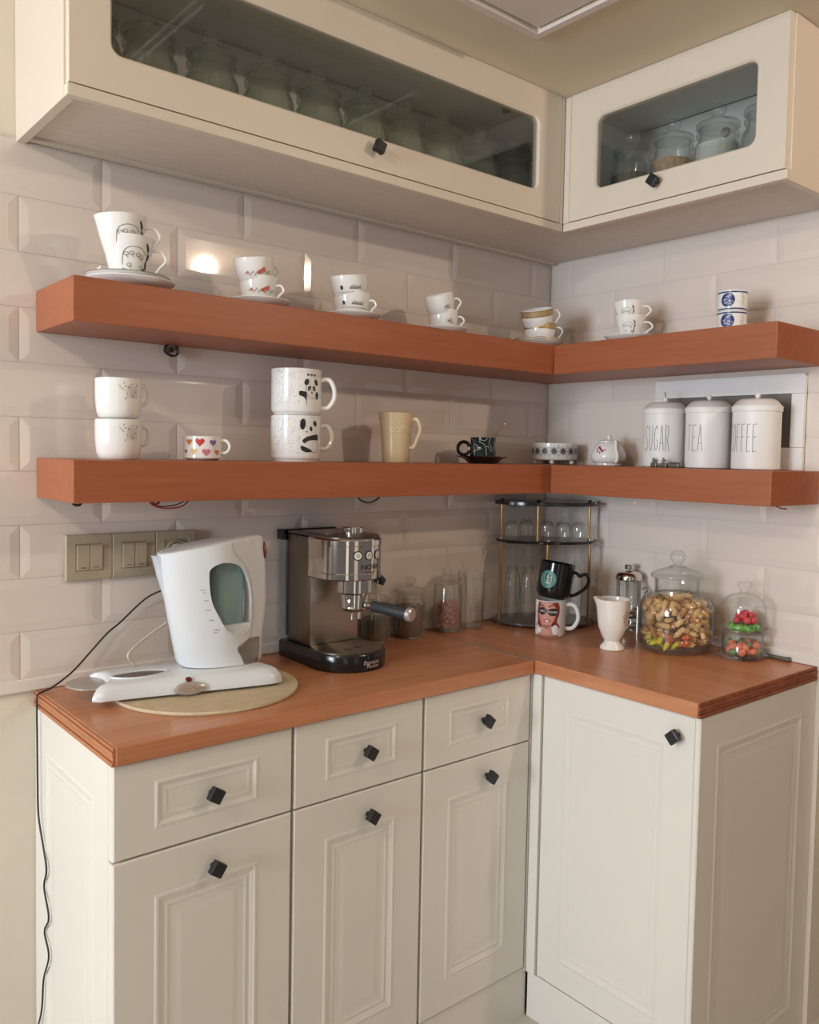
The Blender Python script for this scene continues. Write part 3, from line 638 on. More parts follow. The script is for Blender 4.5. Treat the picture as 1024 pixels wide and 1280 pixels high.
def panda2(t, f, tc):
    speck(t, f, tc, 9); a = bmesh.new(); c = 0.034
    disc(a, (c - 0.019, 0.029), 0.0065, 0.0125, 14, -0.08); disc(a, (c + 0.013, 0.031), 0.0050, 0.0070, 12, 0.5); disc(a, (c + 0.001, 0.019), 0.0034, 0.0056, 12, 0.2); disc(a, (c - 0.010, 0.012), 0.0018, 0.0016, 8)
    poly(a, [(c - 0.020, -0.010), (c - 0.019, -0.006), (c - 0.010, 0.001), (c + 0.003, 0.004), (c + 0.018, 0.007), (c + 0.024, 0.004), (c + 0.023, -0.007), (c + 0.008, -0.006), (c - 0.006, -0.008), (c - 0.015, -0.014)])
    poly(a, [(c - 0.024, -0.022), (c - 0.021, -0.019), (c - 0.008, -0.024), (c + 0.001, -0.028), (c + 0.006, -0.033), (c - 0.012, -0.034), (c - 0.022, -0.029)])
    stroke(a, spline_2([(c + 0.021, -0.009), (c + 0.023, -0.020), (c + 0.019, -0.032), (c + 0.006, -0.034)]), 0.0008)
    wrap('print', a, INK, t, f, tc, 0.055, 0.0008)
cup('wide speckled mug with a sitting panda print, lower of two', -1.013, -0.135, S1 + 0.0005, op, G1, (0.030, 0.082, 0.026, 0.0052, 'c'), thc((-1.013, -0.135)) + R(100), art=panda2, name='mug', cat='mug')
cup('wide speckled mug with a waving panda under three hearts, upper of two', -1.013, -0.135, S1 + 0.1055, op, G1, (0.018, 0.082, 0.030, 0.0052, 'c'), thc((-1.013, -0.135)) + R(80), art=panda1, name='mug', cat='mug')
ob5 = [(0.033, 0), (0.0345, 0.002), (0.0350, 0.020), (0.0385, 0.075), (0.0455, 0.124)]
def cof(t, f, tc):
    a = bmesh.new(); textart(a, 'coffee', 0.027, 0, 0, 1.05)
    wrap('raised_word', a, mat('cream_light', (232, 216, 186), 0.25), t, f, tc + 0.42, 0.084, 0.0012)
cup('tall cream flared mug with the raised word coffee', -0.716, -0.13, S1 + 0.0005, ob5, G1, (0.038, 0.108, 0.020, 0.0046, 'c'), thc((-0.716, -0.13)) + R(72), m=CREAMCH, art=cof, name='mug', cat='mug')
# black marble cup, saucer, spoon
px, py = -0.410, -0.130
t = thing('saucer', 'black upturned saucer under the black marbled cup', 'saucer', (px, py, S1 + 0.0005))
ob('dish', lathe([(0, 0.001), (0.036, 0), (0.042, 0.002), (0.048, 0.009), (0.058, 0.014), (0.071, 0.0185), (0.0705, 0.0198), (0.056, 0.0165), (0.045, 0.012), (0.038, 0.006), (0, 0.006)], 8), BLACKCH, t)
t = thing('espresso_cup', 'black marbled cup with white veins and ring handle', 'cup', (px, py, S1 + 0.0092))
oc = [(0.029, 0), (0.0340, 0.002), (0.0370, 0.010), (0.0345, 0.035), (0.0360, 0.062)]
ob('bowl', cup_mesh(oc, 0.003, 14), DKGREEN, t, True, 20)
th = thc((px, py)) - R(86); Pm = []
for i in range(16):
    a_ = 2 * PI * i / 16; rr_ = 0.034 + 0.019 + 0.0165 * math.cos(a_); Pm.append((rr_ * math.cos(th), rr_ * math.sin(th), 0.032 + 0.018 * math.sin(a_)))
bm = tube(bmesh.new(), Pm, 0.0048, 8, True); box(bm, 0, 0.001, 0, 0.001, 0.03, 0.031)
ob('handle', bm, BLACKCH, t, True)
f = interp(oc); a = bmesh.new(); tc = thc((px, py))
for pts in ([(-0.008, 0.028), (-0.009, 0.016), (0.002, 0.010), (0.008, 0.002), (0.009, -0.020)], [(-0.009, 0.022), (0.004, 0.019), (0.012, 0.026)], [(0.008, 0.002), (0.014, 0.006), (0.020, -0.006), (0.026, -0.010)], [(-0.024, 0.010), (-0.014, 0.004), (-0.012, -0.004), (-0.004, -0.003)], [(-0.013, -0.004), (-0.030, -0.012)], [(0.020, 0.028), (0.016, 0.014), (0.028, -0.004)], [(-0.030, 0.022), (-0.022, -0.020)]): stroke(a, pts, 0.0011)
disc(a, (-0.008, 0.026), 0.003, 0.002); disc(a, (-0.009, 0.000), 0.0035, 0.0016)
wrap('veins', a, mat('vein_white', (190, 196, 188), 0.3), t, f, tc, 0.034, 0.0006)
bm = tube(bmesh.new(), [(px + 0.012, py + 0.0, S1 + 0.030), (px + 0.034, py - 0.018, S1 + 0.084), (px + 0.0485, py - 0.032, S1 + 0.110)], [0.0016, 0.0014, 0.0012], 8)
s_ = lathe([(0, -0.002), (0.003, 0.0), (0.0034, 0.005), (0.0, 0.010)], 12); join(bm, s_, Matrix.Translation((px + 0.049, py - 0.0325, S1 + 0.108)))
tag(ob('teaspoon', bm, GOLD, None, True), 'thin gold teaspoon standing in the black marbled cup', 'spoon')
# pierced ring dish on ball feet
t = thing('ring_dish', 'round white dish with black mosaic pattern on ball feet, in the shelf corner', 'dish', (-0.098, -0.118, S1))
od = [(0.062, 0.012), (0.066, 0.014), (0.068, 0.018), (0.068, 0.062)]
ob('bowl', cup_mesh(od, 0.004, 56), CHINA, t, True); f = interp(od); tc = thc((-0.098, -0.118))
for k in range(5):
    a_ = tc - 0.12 + k * 2 * PI / 5; b = bmesh.new(); bmesh.ops.create_uvsphere(b, u_segments=14, v_segments=10, radius=0.0068)
    bm = bmesh.new(); join(bm, b, Matrix.Translation((0.056 * math.cos(a_), 0.056 * math.sin(a_), 0.0070))); ob('foot', bm, CHINA, t, True)
a = bmesh.new(); b = bmesh.new()
for k in range(-3, 4):
    u = k * 0.027 - 0.002; disc(b, (u, 0.000), 0.0078, 0.0088, 16); ringart(a, (u, 0), 0.0095, 0.0010, 0.0105)
    for q in range(8): disc(a, (u + 0.0125 * math.cos(q * PI / 4), 0.0135 * math.sin(q * PI / 4)), 0.0011, None, 6)
    v = u + 0.0135; ringart(a, (v, 0.011), 0.0035, 0.0008, n=8); ringart(a, (v, -0.010), 0.0040, 0.0009, n=8); disc(a, (v, 0.0), 0.0018, 0.0024, 6); disc(a, (v, 0.018), 0.0012, None, 6); disc(a, (v, -0.017), 0.0012, None, 6)
wrap('print', a, GREY, t, f, tc, 0.039, 0.0006); wrap('print', b, mat('print_slate', (92, 88, 88), 0.4), t, f, tc, 0.039, 0.0007)
# small teapot / sugar pot
t = thing('teapot', 'small white round pot with lid, handle and a magenta flower', 'teapot', (-0.102, -0.322, S1 + 0.0005))
ot = [(0.034, 0), (0.036, 0.002), (0.036, 0.006), (0.042, 0.009), (0.0485, 0.018), (0.0490, 0.028), (0.044, 0.045), (0.033, 0.062), (0.028, 0.0655)]
ob('body', lathe([(0, 0.001)] + ot + [(0, 0.0655)], 56), CHINA, t, True)
ob('lid', lathe([(0.030, 0.0652), (0.030, 0.068), (0.024, 0.0715), (0.010, 0.074), (0, 0.0745)], 40), CHINA, t, True)
b = lathe([(0.0055, 0.073), (0.006, 0.078), (0.0075, 0.084), (0.006, 0.0855), (0, 0.0855)], 6); ob('knob', b, CHINA, t)
tc = thc((-0.102, -0.322)); th = tc + R(28); f = interp(ot)
ob('handle', handle(f(0.012), 0.012, 0.068, 0.009, 0.0038, th, 'c', f(0.060), 1.0), CHINA, t, True)
a = bmesh.new()
for (u, v, r, q) in ((-0.008, 0.004, 0.0036, 0.4), (-0.013, 0.008, 0.0040, 1.2), (-0.003, 0.001, 0.0036, -0.5), (-0.015, 0.000, 0.0028, 0.2), (0.003, 0.003, 0.0022, 0.5), (-0.009, -0.003, 0.0024, 0), (-0.018, 0.005, 0.002, 0)): disc(a, (u * 1.25, v * 1.3), r * 0.9, r * 1.3, 7, q)
wrap('print', a, MAGENTA, t, f, tc - 0.30, 0.040, 0.0008)
# canisters
LET = {'S': [[(0.9, 0.86), (0.6, 1), (0.2, 0.9), (0.1, 0.7), (0.85, 0.32), (0.75, 0.08), (0.35, 0), (0.05, 0.14)]], 'U': [[(0.1, 1), (0.1, 0.2), (0.4, 0), (0.75, 0.1), (0.85, 0.3), (0.9, 1)]],
       'G': [[(0.9, 0.85), (0.6, 1), (0.2, 0.8), (0.08, 0.4), (0.3, 0.03), (0.7, 0.03), (0.9, 0.25), (0.9, 0.42), (0.55, 0.42)]], 'A': [[(0.05, 0), (0.5, 1), (0.95, 0)], [(0.2, 0.3), (0.8, 0.3)]],
       'R': [[(0.12, 0), (0.12, 1), (0.6, 0.96), (0.82, 0.75), (0.6, 0.52), (0.12, 0.48)], [(0.4, 0.5), (0.92, 0)]], 'T': [[(0, 0.98), (1, 1)], [(0.5, 0.99), (0.5, 0)]], 'E': [[(0.85, 1), (0.12, 0.98), (0.12, 0), (0.88, 0.02)], [(0.12, 0.52), (0.75, 0.54)]],
       'C': [[(0.9, 0.88), (0.55, 1), (0.2, 0.8), (0.1, 0.45), (0.25, 0.1), (0.6, 0), (0.92, 0.12)]], 'O': [[(0.5, 1), (0.15, 0.8), (0.1, 0.4), (0.3, 0.03), (0.65, 0.03), (0.9, 0.35), (0.85, 0.8), (0.5, 1)]], 'F': [[(0.85, 1), (0.12, 0.98), (0.12, 0)], [(0.12, 0.52), (0.72, 0.54)]]}
def canister(word, x, y, lab, ph, wl):
    t = thing('canister', lab, 'canister', (x, y, S1 + 0.0005), 0, 'lidded storage canisters')
    r = 0.0565
    ob('body', cup_mesh([(r - 0.003, 0), (r, 0.002), (r, 0.150)], 0.0015, 64), ENAMEL, t, True)
    ob('lid', lathe([(r + 0.0008, 0.140), (r + 0.0022, 0.1405), (r + 0.0022, 0.153), (r - 0.001, 0.1555), (r - 0.005, 0.161), (r - 0.0065, 0.1615), (r - 0.010, 0.1665), (r - 0.012, 0.1672), (r - 0.018, 0.1705), (0.010, 0.172), (0, 0.172)], 64), ENAMEL, t, True)
    b = lathe([(0.0035, 0.1715), (0.0035, 0.174), (0.0062, 0.1768), (0.0068, 0.1805), (0.0045, 0.1850), (0, 0.1862)], 20); ob('knob', b, ENAMEL, t, True)
    a = bmesh.new(); hh = 0.066; pitch = wl * 1.32; x0 = -pitch * len(word) / 2
    for i, ch in enumerate(word):
        for s in LET[ch]: stroke(a, [(x0 + i * pitch + p[0] * wl, (p[1] - 0.5) * hh) for p in s], 0.0013)
    wrap('lettering', a, GREY, t, lambda z: r, thc((x, y)) + ph, 0.076, 0.0005)
canister('SUGAR', -0.100, -0.503, 'white enamel canister lettered SUGAR', -0.36, 0.0110)
canister('TEA', -0.100, -0.632, 'white enamel canister lettered TEA', -0.60, 0.0125)
canister('COFFEE', -0.100, -0.762, 'white enamel canister lettered COFFEE', -0.64, 0.0105)
b = bmesh.new(); tube(b, [(-0.112, -0.506, S1 + 0.197), (-0.100, -0.500, S1 + 0.1985), (-0.090, -0.496, S1 + 0.1965)], 0.0012, 6); cyl(b, (-0.100, -0.501, S1 + 0.1870), 0.0016, 0.011, seg=8)
tag(ob('metal_clip', b, PEWTER), 'tiny dark metal clip lying on the knob of the SUGAR canister', 'clip')
def figurine(x, y, lab, s=1.0):
    t = thing('figurine', lab, 'figurine', (x, y, S1 + 0.0005), 0, 'tiny pewter figurines')
    b = bmesh.new(); box(b, -0.006 * s, 0.006 * s, -0.012 * s, 0.012 * s, 0, 0.0115, bev=0.002); ob('base', b, PEWTER, t)
    b = bmesh.new(); join(b, lathe([(0, 0), (0.0042, 0.001), (0.0046, 0.005), (0.0026, 0.0085), (0.003, 0.011), (0.0016, 0.0135), (0, 0.014)], 12), Matrix.Translation((0, 0.003 * s, 0.0112))); tube(b, [(0, 0.002, 0.020), (0, -0.005, 0.0185), (0, -0.008, 0.0160)], 0.0014, 6); ob('body', b, PEWTER, t, True)
figurine(-0.168, -0.520, 'tiny dark pewter figurine standing leftmost of three before the canisters', 0.75); figurine(-0.168, -0.550, 'tiny dark pewter figurine, middle of the three before the canisters', 0.8)
b = None
t = thing('figurine', 'tiny flat pewter box shape, rightmost of the three pewter pieces', 'figurine', (-0.168, -0.582, S1 + 0.0005), 0, 'tiny pewter figurines')
ob('body', B(-0.006, 0.006, -0.013, 0.013, 0, 0.012, bev=0.002), PEWTER, t); ob('lip', B(-0.007, 0.007, -0.0145, 0.0145, 0.0122, 0.0142, bev=0.0006), PEWTER, t)
# white frame leaning behind the canisters
t = thing('frame', 'white rectangular frame with dark grey centre leaning behind the canisters', 'frame', (-0.0115, -0.628, S1 + 0.0005), (0, R(0.6), 0))
bm = bmesh.new()
for (a0, a1, c0, c1) in ((-0.212, 0.212, 0, 0.055), (-0.212, 0.212, 0.188, 0.236), (-0.212, -0.180, 0.0555, 0.1875), (0.170, 0.212, 0.0555, 0.1875)): box(bm, -0.014, -0.0005, a0, a1, c0, c1, bev=0.001)
ob('frame_border', bm, ENAMEL, t); ob('backing', B(-0.006, -0.001, -0.182, 0.172, 0.053, 0.190), mat('vent_grey', (112, 108, 104), 0.35), t)

# ================================================================= BEHIND THE PHOTOGRAPHER (unseen cupboards, added to give the chrome something to reflect)
for x0, x1, lab in ((-3.4, -2.75, 'unseen tall cream cupboard added for reflections, further left'), (-1.55, -0.95, 'unseen tall cream cupboard added for reflections, facing the coffee machine')):
    t = thing('reflection_cupboard', lab, 'cupboard', ((x0 + x1) / 2, -3.1, 0)); w = x1 - x0
    ob('carcass', B(-w / 2, w / 2, -0.25, 0, 0.0, 2.15), mat('reflection_wood', (110, 84, 66), 0.4), t); ob('door', B(-w / 2 + 0.003, -0.002, 0.0005, 0.018, 0.1, 2.14, bev=0.002), CREAM, t); ob('door', B(0.002, w / 2 - 0.003, 0.0005, 0.018, 0.1, 2.14, bev=0.002), CREAM, t)

# ================================================================= WIRES UNDER THE SHELVES
def wire(name, pts, r, m, lab, cat='cable', k=8, parent=None):
    o = ob(name, tube(bmesh.new(), spline(pts, k), r, 8), m, parent, True)
    if lab: tag(o, lab, cat)
    return o
z = S1 - 0.0795
t = thing('cable_loop', 'red and black loose wires hanging below the lower shelf above the sockets', 'cable', (-1.352, -0.205, z - 0.0005))
wire('wire', [(-0.034, 0, -0.001), (-0.026, -0.004, -0.010), (0.0, -0.004, -0.0145), (0.03, 0, -0.012), (0.046, 0, -0.001)], 0.0014, CR, None, parent=t)
wire('wire', [(-0.028, 0.004, -0.001), (-0.014, 0.002, -0.0105), (0.018, 0.003, -0.009), (0.038, 0.003, -0.001)], 0.0012, CB, None, parent=t)
wire('wire', [(-0.036, -0.004, -0.001), (-0.030, -0.006, -0.007), (-0.022, -0.006, -0.005), (-0.016, -0.004, -0.0006)], 0.0022, CR, None, parent=t)
wire('cable_loop', [(-0.885, -0.205, z - 0.0022), (-0.876, -0.206, z - 0.010), (-0.855, -0.207, z - 0.015), (-0.834, -0.205, z - 0.009), (-0.822, -0.205, z - 0.0022)], 0.0019, CB, 'black wire loop hanging below the lower shelf above the coffee machine')
wire('cable_end', [(-1.520, -0.165, z - 0.003), (-1.516, -0.165, z - 0.007), (-1.508, -0.167, z - 0.007), (-1.504, -0.165, z - 0.003)], 0.0026, CB, 'short dark wire end below the left tip of the lower shelf')
wire('cable_end', [(-0.10, -0.800, z - 0.0012), (-0.104, -0.820, z - 0.0055), (-0.104, -0.835, z - 0.010), (-0.10, -0.846, z - 0.0105)], [0.0016] * 25, CR, 'red wire end poking out below the right tip of the lower shelf')
P = [(-1.262 + (0.0135 + 0.0012 * (i % 3)) * math.cos(i * 0.7), -0.0135 - 0.0011 * i * 0.5, 1.6165 + (0.0135 + 0.0012 * (i % 3)) * math.sin(i * 0.7)) for i in range(26)]
t = thing('cable_coil', 'dark coiled cable end stuck out of the tiles below the upper shelf', 'cable', (0, 0, 0))
wire('coil', P, 0.0017, CB, None, k=3, parent=t); b = bmesh.new(); cyl(b, (-1.262, -0.010, 1.6165), 0.0062, 0.010, 'y'); ob('core', b, mat('cable_brown', (76, 54, 46), 0.5), t, True)

# ================================================================= SWITCHES AND SOCKET
def plate(x, lab, kind, grp):
    t = thing(kind, lab, 'light switch' if kind == 'light_switch' else 'socket', (x, -0.0101, 1.169), 0, grp)
    bm = bmesh.new(); h = 0.0475
    L = [[bm.verts.new((sx * a, -y, sz * a)) for sx, sz in ((-1, -1), (1, -1), (1, 1), (-1, 1))] for a, y in ((h, 0), (h, 0.0100), (h - 0.0015, 0.0115), (h - 0.010, 0.0118), (0.0285, 0.0120), (0.0278, 0.0105))]
    for a, b in zip(L, L[1:]):
        for i in range(4): bm.faces.new((a[i], a[(i + 1) % 4], b[(i + 1) % 4], b[i]))
    bm.faces.new(L[-1]); bm.faces.new(L[0][::-1]); ob('plate', bm, TAUPE, t)
    return t
for x, lab in ((-1.440, 'taupe double light switch, leftmost on the tiled wall'), (-1.3445, 'taupe double light switch next to the socket')):
    t = plate(x, lab, 'light_switch', 'wall switches')
    for s in (-1, 1):
        o = ob('rocker', B(s * 0.0135 - 0.0130, s * 0.0135 + 0.0130, -0.0155, -0.0108, -0.0265, 0.0265, bev=0.0012), TAUPE, t); o.rotation_euler = (R(2), 0, 0)
        ob('indicator', B(s * 0.0135 - 0.0045, s * 0.0135 + 0.0045, -0.0172, -0.0158, -0.0215, -0.0202), TAUPED, t)
t = plate(-1.2490, 'taupe wall socket behind the kettle with a cream plug in it', 'wall_socket', 'wall switches')
ob('socket_well', lathe([(0.021, 0), (0.024, 0.004), (0.0265, 0.004), (0.0268, 0)], 32), TAUPE, t, True, rot=(PI / 2, 0, 0), loc=(0, -0.0107, 0))
t = thing('power_plug', 'cream round plug in the wall socket behind the kettle', 'plug', (-1.249, -0.0212, 1.169))
b = bmesh.new(); join(b, lathe([(0, 0), (0.0185, 0), (0.0195, 0.003), (0.0185, 0.022), (0.012, 0.036), (0, 0.037)], 32), Matrix.Rotation(PI / 2, 4, 'X')); ob('plug_body', b, mat('plug_cream', (214, 200, 172), 0.4), t, True)
b = bmesh.new(); cyl(b, (0, -0.034, -0.001), 0.006, 0.014, 'y', 16, 0.002); ob('strain_relief', b, MATS['plug_cream'], t, True)
wire('black_cable', [(-1.249, -0.062, 1.165), (-1.246, -0.075, 1.135), (-1.262, -0.060, 1.105), (-1.312, -0.030, 1.078), (-1.345, -0.024, 1.052), (-1.375, -0.022, 1.025), (-1.405, -0.026, 1.005), (-1.440, -0.030, 0.972), (-1.480, -0.036, 0.936), (-1.522, -0.040, 0.9105), (-1.5475, -0.041, 0.9020), (-1.5505, -0.042, 0.880), (-1.5500, -0.042, 0.800), (-1.5500, -0.044, 0.720), (-1.5490, -0.046, 0.655), (-1.5475, -0.072, 0.600), (-1.5470, -0.090, 0.560), (-1.5475, -0.076, 0.520), (-1.5470, -0.104, 0.470), (-1.5475, -0.078, 0.430), (-1.5470, -0.104, 0.392), (-1.5475, -0.072, 0.330), (-1.5480, -0.060, 0.260), (-1.550, -0.030, 0.190), (-1.552, -0.020, 0.10), (-1.556, -0.03, 0.012)], 0.0019, CB, 'long dark cable from the socket, over the worktop end and down the cabinet side', k=6)

# ================================================================= KETTLE ON ITS TRAY
AN = R(-14)
t = thing('cutting_board', 'round pale woven-look board lying under the kettle tray', 'board', (-1.262, -0.203, H + 0.0006))
ob('board', lathe([(0, 0), (0.186, 0), (0.1875, 0.003), (0.186, 0.0065), (0, 0.0072)], 72), CORK, t, True)
c0 = Vector((-1.293, -0.158, 0)) + Vector((math.sin(-AN), 0, 0)) * 0 + Vector((0.24, 0.97, 0)) * -0.021
tr = thing('heating_tray', 'long white plastic heating tray with an eye-shaped window and round badge', 'kettle base', (c0.x, c0.y, H + 0.0082), AN)
def loft(rings, bm=None, cap=True):
    bm = bm or bmesh.new(); V = [[bm.verts.new(p) for p in r] for r in rings]; n = len(V[0])
    for a, b in zip(V, V[1:]):
        for i in range(n): bm.faces.new((a[i], a[(i + 1) % n], b[(i + 1) % n], b[i]))
    if cap: bm.faces.new(V[0][::-1]); bm.faces.new(V[-1])
    return bm
base_out = spline_2([(-0.175, -0.083), (-0.10, -0.080), (0.03, -0.081), (0.14, -0.080), (0.176, -0.074), (0.184, -0.055), (0.150, 0.030), (0.130, 0.062), (0.10, 0.072), (-0.05, 0.074), (-0.150, 0.074), (-0.180, 0.068), (-0.188, 0.052), (-0.176, 0.038), (-0.164, 0.010), (-0.162, -0.030), (-0.176, -0.058), (-0.187, -0.074)]) 
def scl(pts, k, z, dz=0):
    cx, cy = -0.005, -0.004
    return [(cx + (x - cx) * (1 - k / 0.17), cy + (y - cy) * (1 - k / 0.078), z + dz * (x + 0.18)) for x, y in pts]
rings = [scl(base_out, 0.004, 0.004), scl(base_out, 0.0, 0.006), scl(base_out, 0.0, 0.012), scl(base_out, 0.003, 0.020, 0.01), scl(base_out, 0.009, 0.0285, 0.01), scl(base_out, 0.015, 0.0325, 0.01), scl(base_out, 0.024, 0.0345, 0.01)]
ob('tray', loft(rings), WPLAST, tr, True, 50)
for fx, fy in ((-0.15, -0.05), (-0.15, 0.05), (0.13, -0.05), (0.10, 0.04)):
    b = bmesh.new(); cyl(b, (fx, fy, 0), 0.008, 0.0055); ob('foot', b, BPLAST, tr)
eye = [(-0.112, -0.022), (-0.100, -0.034), (-0.075, -0.042), (-0.045, -0.041), (-0.018, -0.030), (-0.006, -0.018), (-0.020, -0.010), (-0.045, -0.004), (-0.075, -0.006), (-0.100, -0.013)]
eye = [(x - 0.034, y * 1.25 + 0.012) for x, y in eye]; ec = (-0.094, -0.017)
E_ = spline([(x, y, 0) for x, y in eye], 4, True)
def zt(x): return 0.0345 + 0.01 * (x + 0.18)
ob('window_rim', loft([[(ec[0] + (p.x - ec[0]) * k, ec[1] + (p.y - ec[1]) * k, zt(p.x) + h) for p in E_] for k, h in ((1.10, -0.001), (1.07, 0.0022), (1.0, 0.0024), (0.98, 0.0004))], cap=False), WPLAST, tr, True)
ob('window', loft([[(ec[0] + (p.x - ec[0]) * k, ec[1] + (p.y - ec[1]) * k, zt(p.x) + h) for p in E_] for k, h in ((0.995, -0.001), (0.99, 0.0007))]), mat('warming_plate', (104, 90, 80), 0.25, 0.6), tr)
ob('scoop', loft([[(p[0], p[1], zz) for p in spline_2([(-0.158, -0.05), (-0.200, -0.046), (-0.228, -0.010), (-0.224, 0.024), (-0.196, 0.048), (-0.158, 0.052)])] for zz in (0.0215, 0.0245)]), SILVER, tr)
def frontz(u): return 0
fm = Matrix.Translation((-0.008, -0.0835, 0.0155)) @ Matrix.Rotation(R(74), 4, 'X')
b = bmesh.new(); join(b, lathe([(0, 0), (0.031, 0), (0.0305, 0.0022), (0.027, 0.0034), (0, 0.0038)], 36), fm @ Matrix.Diagonal((1, 0.40, 1, 1)))
bd = ob('badge', b, SILVER, tr, True); a = bmesh.new(); ringart(a, (0, 0), 0.020, 0.0010, 0.0062, 24); stroke(a, [(-0.013 + 0.0022 * i, 0.0026 * (-1) ** i * (1 if i % 3 else 0.4)) for i in range(13)], 0.0011)
flat('badge_print', a, mat('print_copper', (176, 124, 96), 0.4), bd, fm @ Matrix.Translation((0, 0, 0.0044)))
b = bmesh.new(); cyl(b, (0, 0, 0), 0.0062, 0.003, bev=0.001); bd = ob('power_light', b, mat('dark_red', (96, 30, 28), 0.2), tr, True, loc=(-0.008, -0.0735, 0.0300), rot=(R(38), 0, 0))
# kettle body
kp = Vector((-1.205, -0.18, 0))
KZ = 0.9488
kt = thing('kettle', 'tall white plastic kettle with see-through teal window and loop handle', 'kettle', (kp.x, kp.y, KZ), AN)
LV = [(0.9490, -0.0985, 0.0685, 1.0), (0.958, -0.1068, 0.0735, 1), (1.00, -0.1150, 0.0765, 1), (1.06, -0.1262, 0.0827, 1), (1.10, -0.1330, 0.0828, 1), (1.14, -0.1395, 0.0815, 1), (1.175, -0.1442, 0.0790, 1), (1.190, -0.1455, 0.0775, 1), (1.2135, -0.1440, 0.0745, 1)]
NS = 56
def kring(z, l, r, k=1.0, zf=None):
    c = (l + r) / 2; a = (r - l) / 2 * k; P = []
    for i in range(NS):
        q = 2 * PI * i / NS; x = a * math.copysign(abs(math.cos(q)) ** 0.85, math.cos(q)); s = (x / a + 1) / 2; hw_ = (0.054 + 0.006 * (z - 0.94) / 0.27) * k
        tp = 1.0 - 0.55 * max(0, min(1, (s - 0.50) / 0.42)) ** 1.3 * (1.0 if z > 1.0 else max(0, (z - 0.949) / 0.051))
        y = hw_ * tp * math.copysign(abs(math.sin(q)) ** 0.9, math.sin(q)); xx = c + x
        zz = z
        if zf: zz = min(z, zf(xx))
        P.append((xx, y, zz - KZ))
    return P
def ztop(x): return 1.1835 + (x + 0.145) / (0.074 + 0.145) * (1.2145 - 1.1835) + 0.004 * math.sin(PI * min(1, max(0, (x + 0.145) / 0.22)))
R1 = [kring(z, l, r, 1.0, ztop) for z, l, r, _ in LV]
lid1 = [(x * 0.97 - 0.001, y * 0.92, z + 0.0025) for x, y, z in R1[-1]]; lid2 = [(x * 0.90 - 0.003, y * 0.80, z + 0.0035) for x, y, z in R1[-1]]
bm = loft(R1 + [lid1, lid2])
body = ob('body', bm, WPLAST, kt, True, 45)
HO = [(-0.0452, 1.1394), (-0.0403, 1.1562), (-0.0203, 1.1656), (0.0051, 1.1634), (0.0276, 1.15), (0.0452, 1.1111), (0.0491, 1.0658), (0.046, 1.0277), (0.0322, 1.0148), (0.0149, 1.0144), (-0.0074, 1.0264), (-0.0245, 1.055), (-0.0399, 1.09)]
HS = [(v.x - 0.006, v.y - KZ) for v in spline([(a, b, 0) for a, b in HO], 5, True)]
bm = prism(HS, -0.12, 0.12); cut = ob('cut', bm, WPLAST)
cut.parent = kt
bpy.context.view_layer.update()
md = body.modifiers.new('b', 'BOOLEAN'); md.operation = 'DIFFERENCE'; md.object = cut; md.solver = 'EXACT'
me = bpy.data.meshes.new_from_object(body.evaluated_get(bpy.context.evaluated_depsgraph_get()))
body.modifiers.clear(); body.data = me; me.shade_smooth(); me.set_sharp_from_angle(angle=R(40)); bpy.data.objects.remove(cut)
bev = body.modifiers.new('bevel', 'BEVEL'); bev.width = 0.0022; bev.segments = 2; bev.limit_method = 'ANGLE'; bev.angle_limit = R(50)
# water tank seen through the handle opening
NT = []
for z in (1.0325, 1.05, 1.10, 1.15, 1.163):
    xr = 0.0310 + 0.002 * (z - 1.03) / 0.13
    NT.append([(-0.012 + (xr + 0.012) * math.copysign(abs(math.cos(q)) ** 0.6, math.cos(q)) if math.cos(q) > 0 else -0.012 + 0.026 * math.cos(q), 0.027 * math.copysign(abs(math.sin(q)) ** 0.7, math.sin(q)), z - KZ) for q in [2 * PI * i / 40 for i in range(40)]])
ob('water_tank', loft(NT), mat('teal_tank', (124, 150, 150), 0.25, coat=0.3), kt, True, 50)
ob('window_ledge', loft([[(x, y, z - KZ) for x, y in ((-0.030, -0.024), (0.0465, -0.024), (0.0465, 0.024), (-0.030, 0.024))] for z in (1.012, 1.0320)]), WPLAST, kt)
# steel foot, seam, ticks, spout, switch: they follow the body surface
def ksurf(x, z, side=-1, off=0.0006):
    for (a, b) in zip(LV, LV[1:]):
        if a[0] <= z <= b[0] + 1e-6:
            k = (z - a[0]) / (b[0] - a[0]); l = a[1] + (b[1] - a[1]) * k; r = a[2] + (b[2] - a[2]) * k; break
    c = (l + r) / 2; A = (r - l) / 2; xn = max(-0.999, min(0.999, (x - c) / A)); co = abs(xn) ** (1 / 0.85); s_ = math.sqrt(max(0, 1 - co * co)); s = (xn + 1) / 2
    hw_ = 0.054 + 0.006 * (z - 0.94) / 0.27; tp = 1.0 - 0.55 * max(0, min(1, (s - 0.50) / 0.42)) ** 1.3 * (1.0 if z > 1.0 else max(0, (z - 0.949) / 0.051))
    return Vector((x, side * (hw_ * tp * s_ ** 0.9 + off), z - KZ))
def kwrap(name, art, m, off=0.0006):
    bmesh.ops.triangulate(art, faces=art.faces[:])
    for ax in (0, 1):
        us = [v.co[ax] for v in art.verts]; u = math.floor(min(us) / 0.004) * 0.004; n_ = (1, 0, 0) if ax == 0 else (0, 1, 0)
        while u < max(us): bmesh.ops.bisect_plane(art, geom=art.verts[:] + art.edges[:] + art.faces[:], plane_co=(u, u, 0), plane_no=n_); u += 0.004
    for v in art.verts: v.co = ksurf(v.co.x - 0.008, v.co.y, -1, off)
    me = bpy.data.meshes.new(name); art.to_mesh(me); art.free(); me.materials.append(m); me.shade_smooth(); o = bpy.data.objects.new(name, me); COL.objects.link(o); o.parent = kt
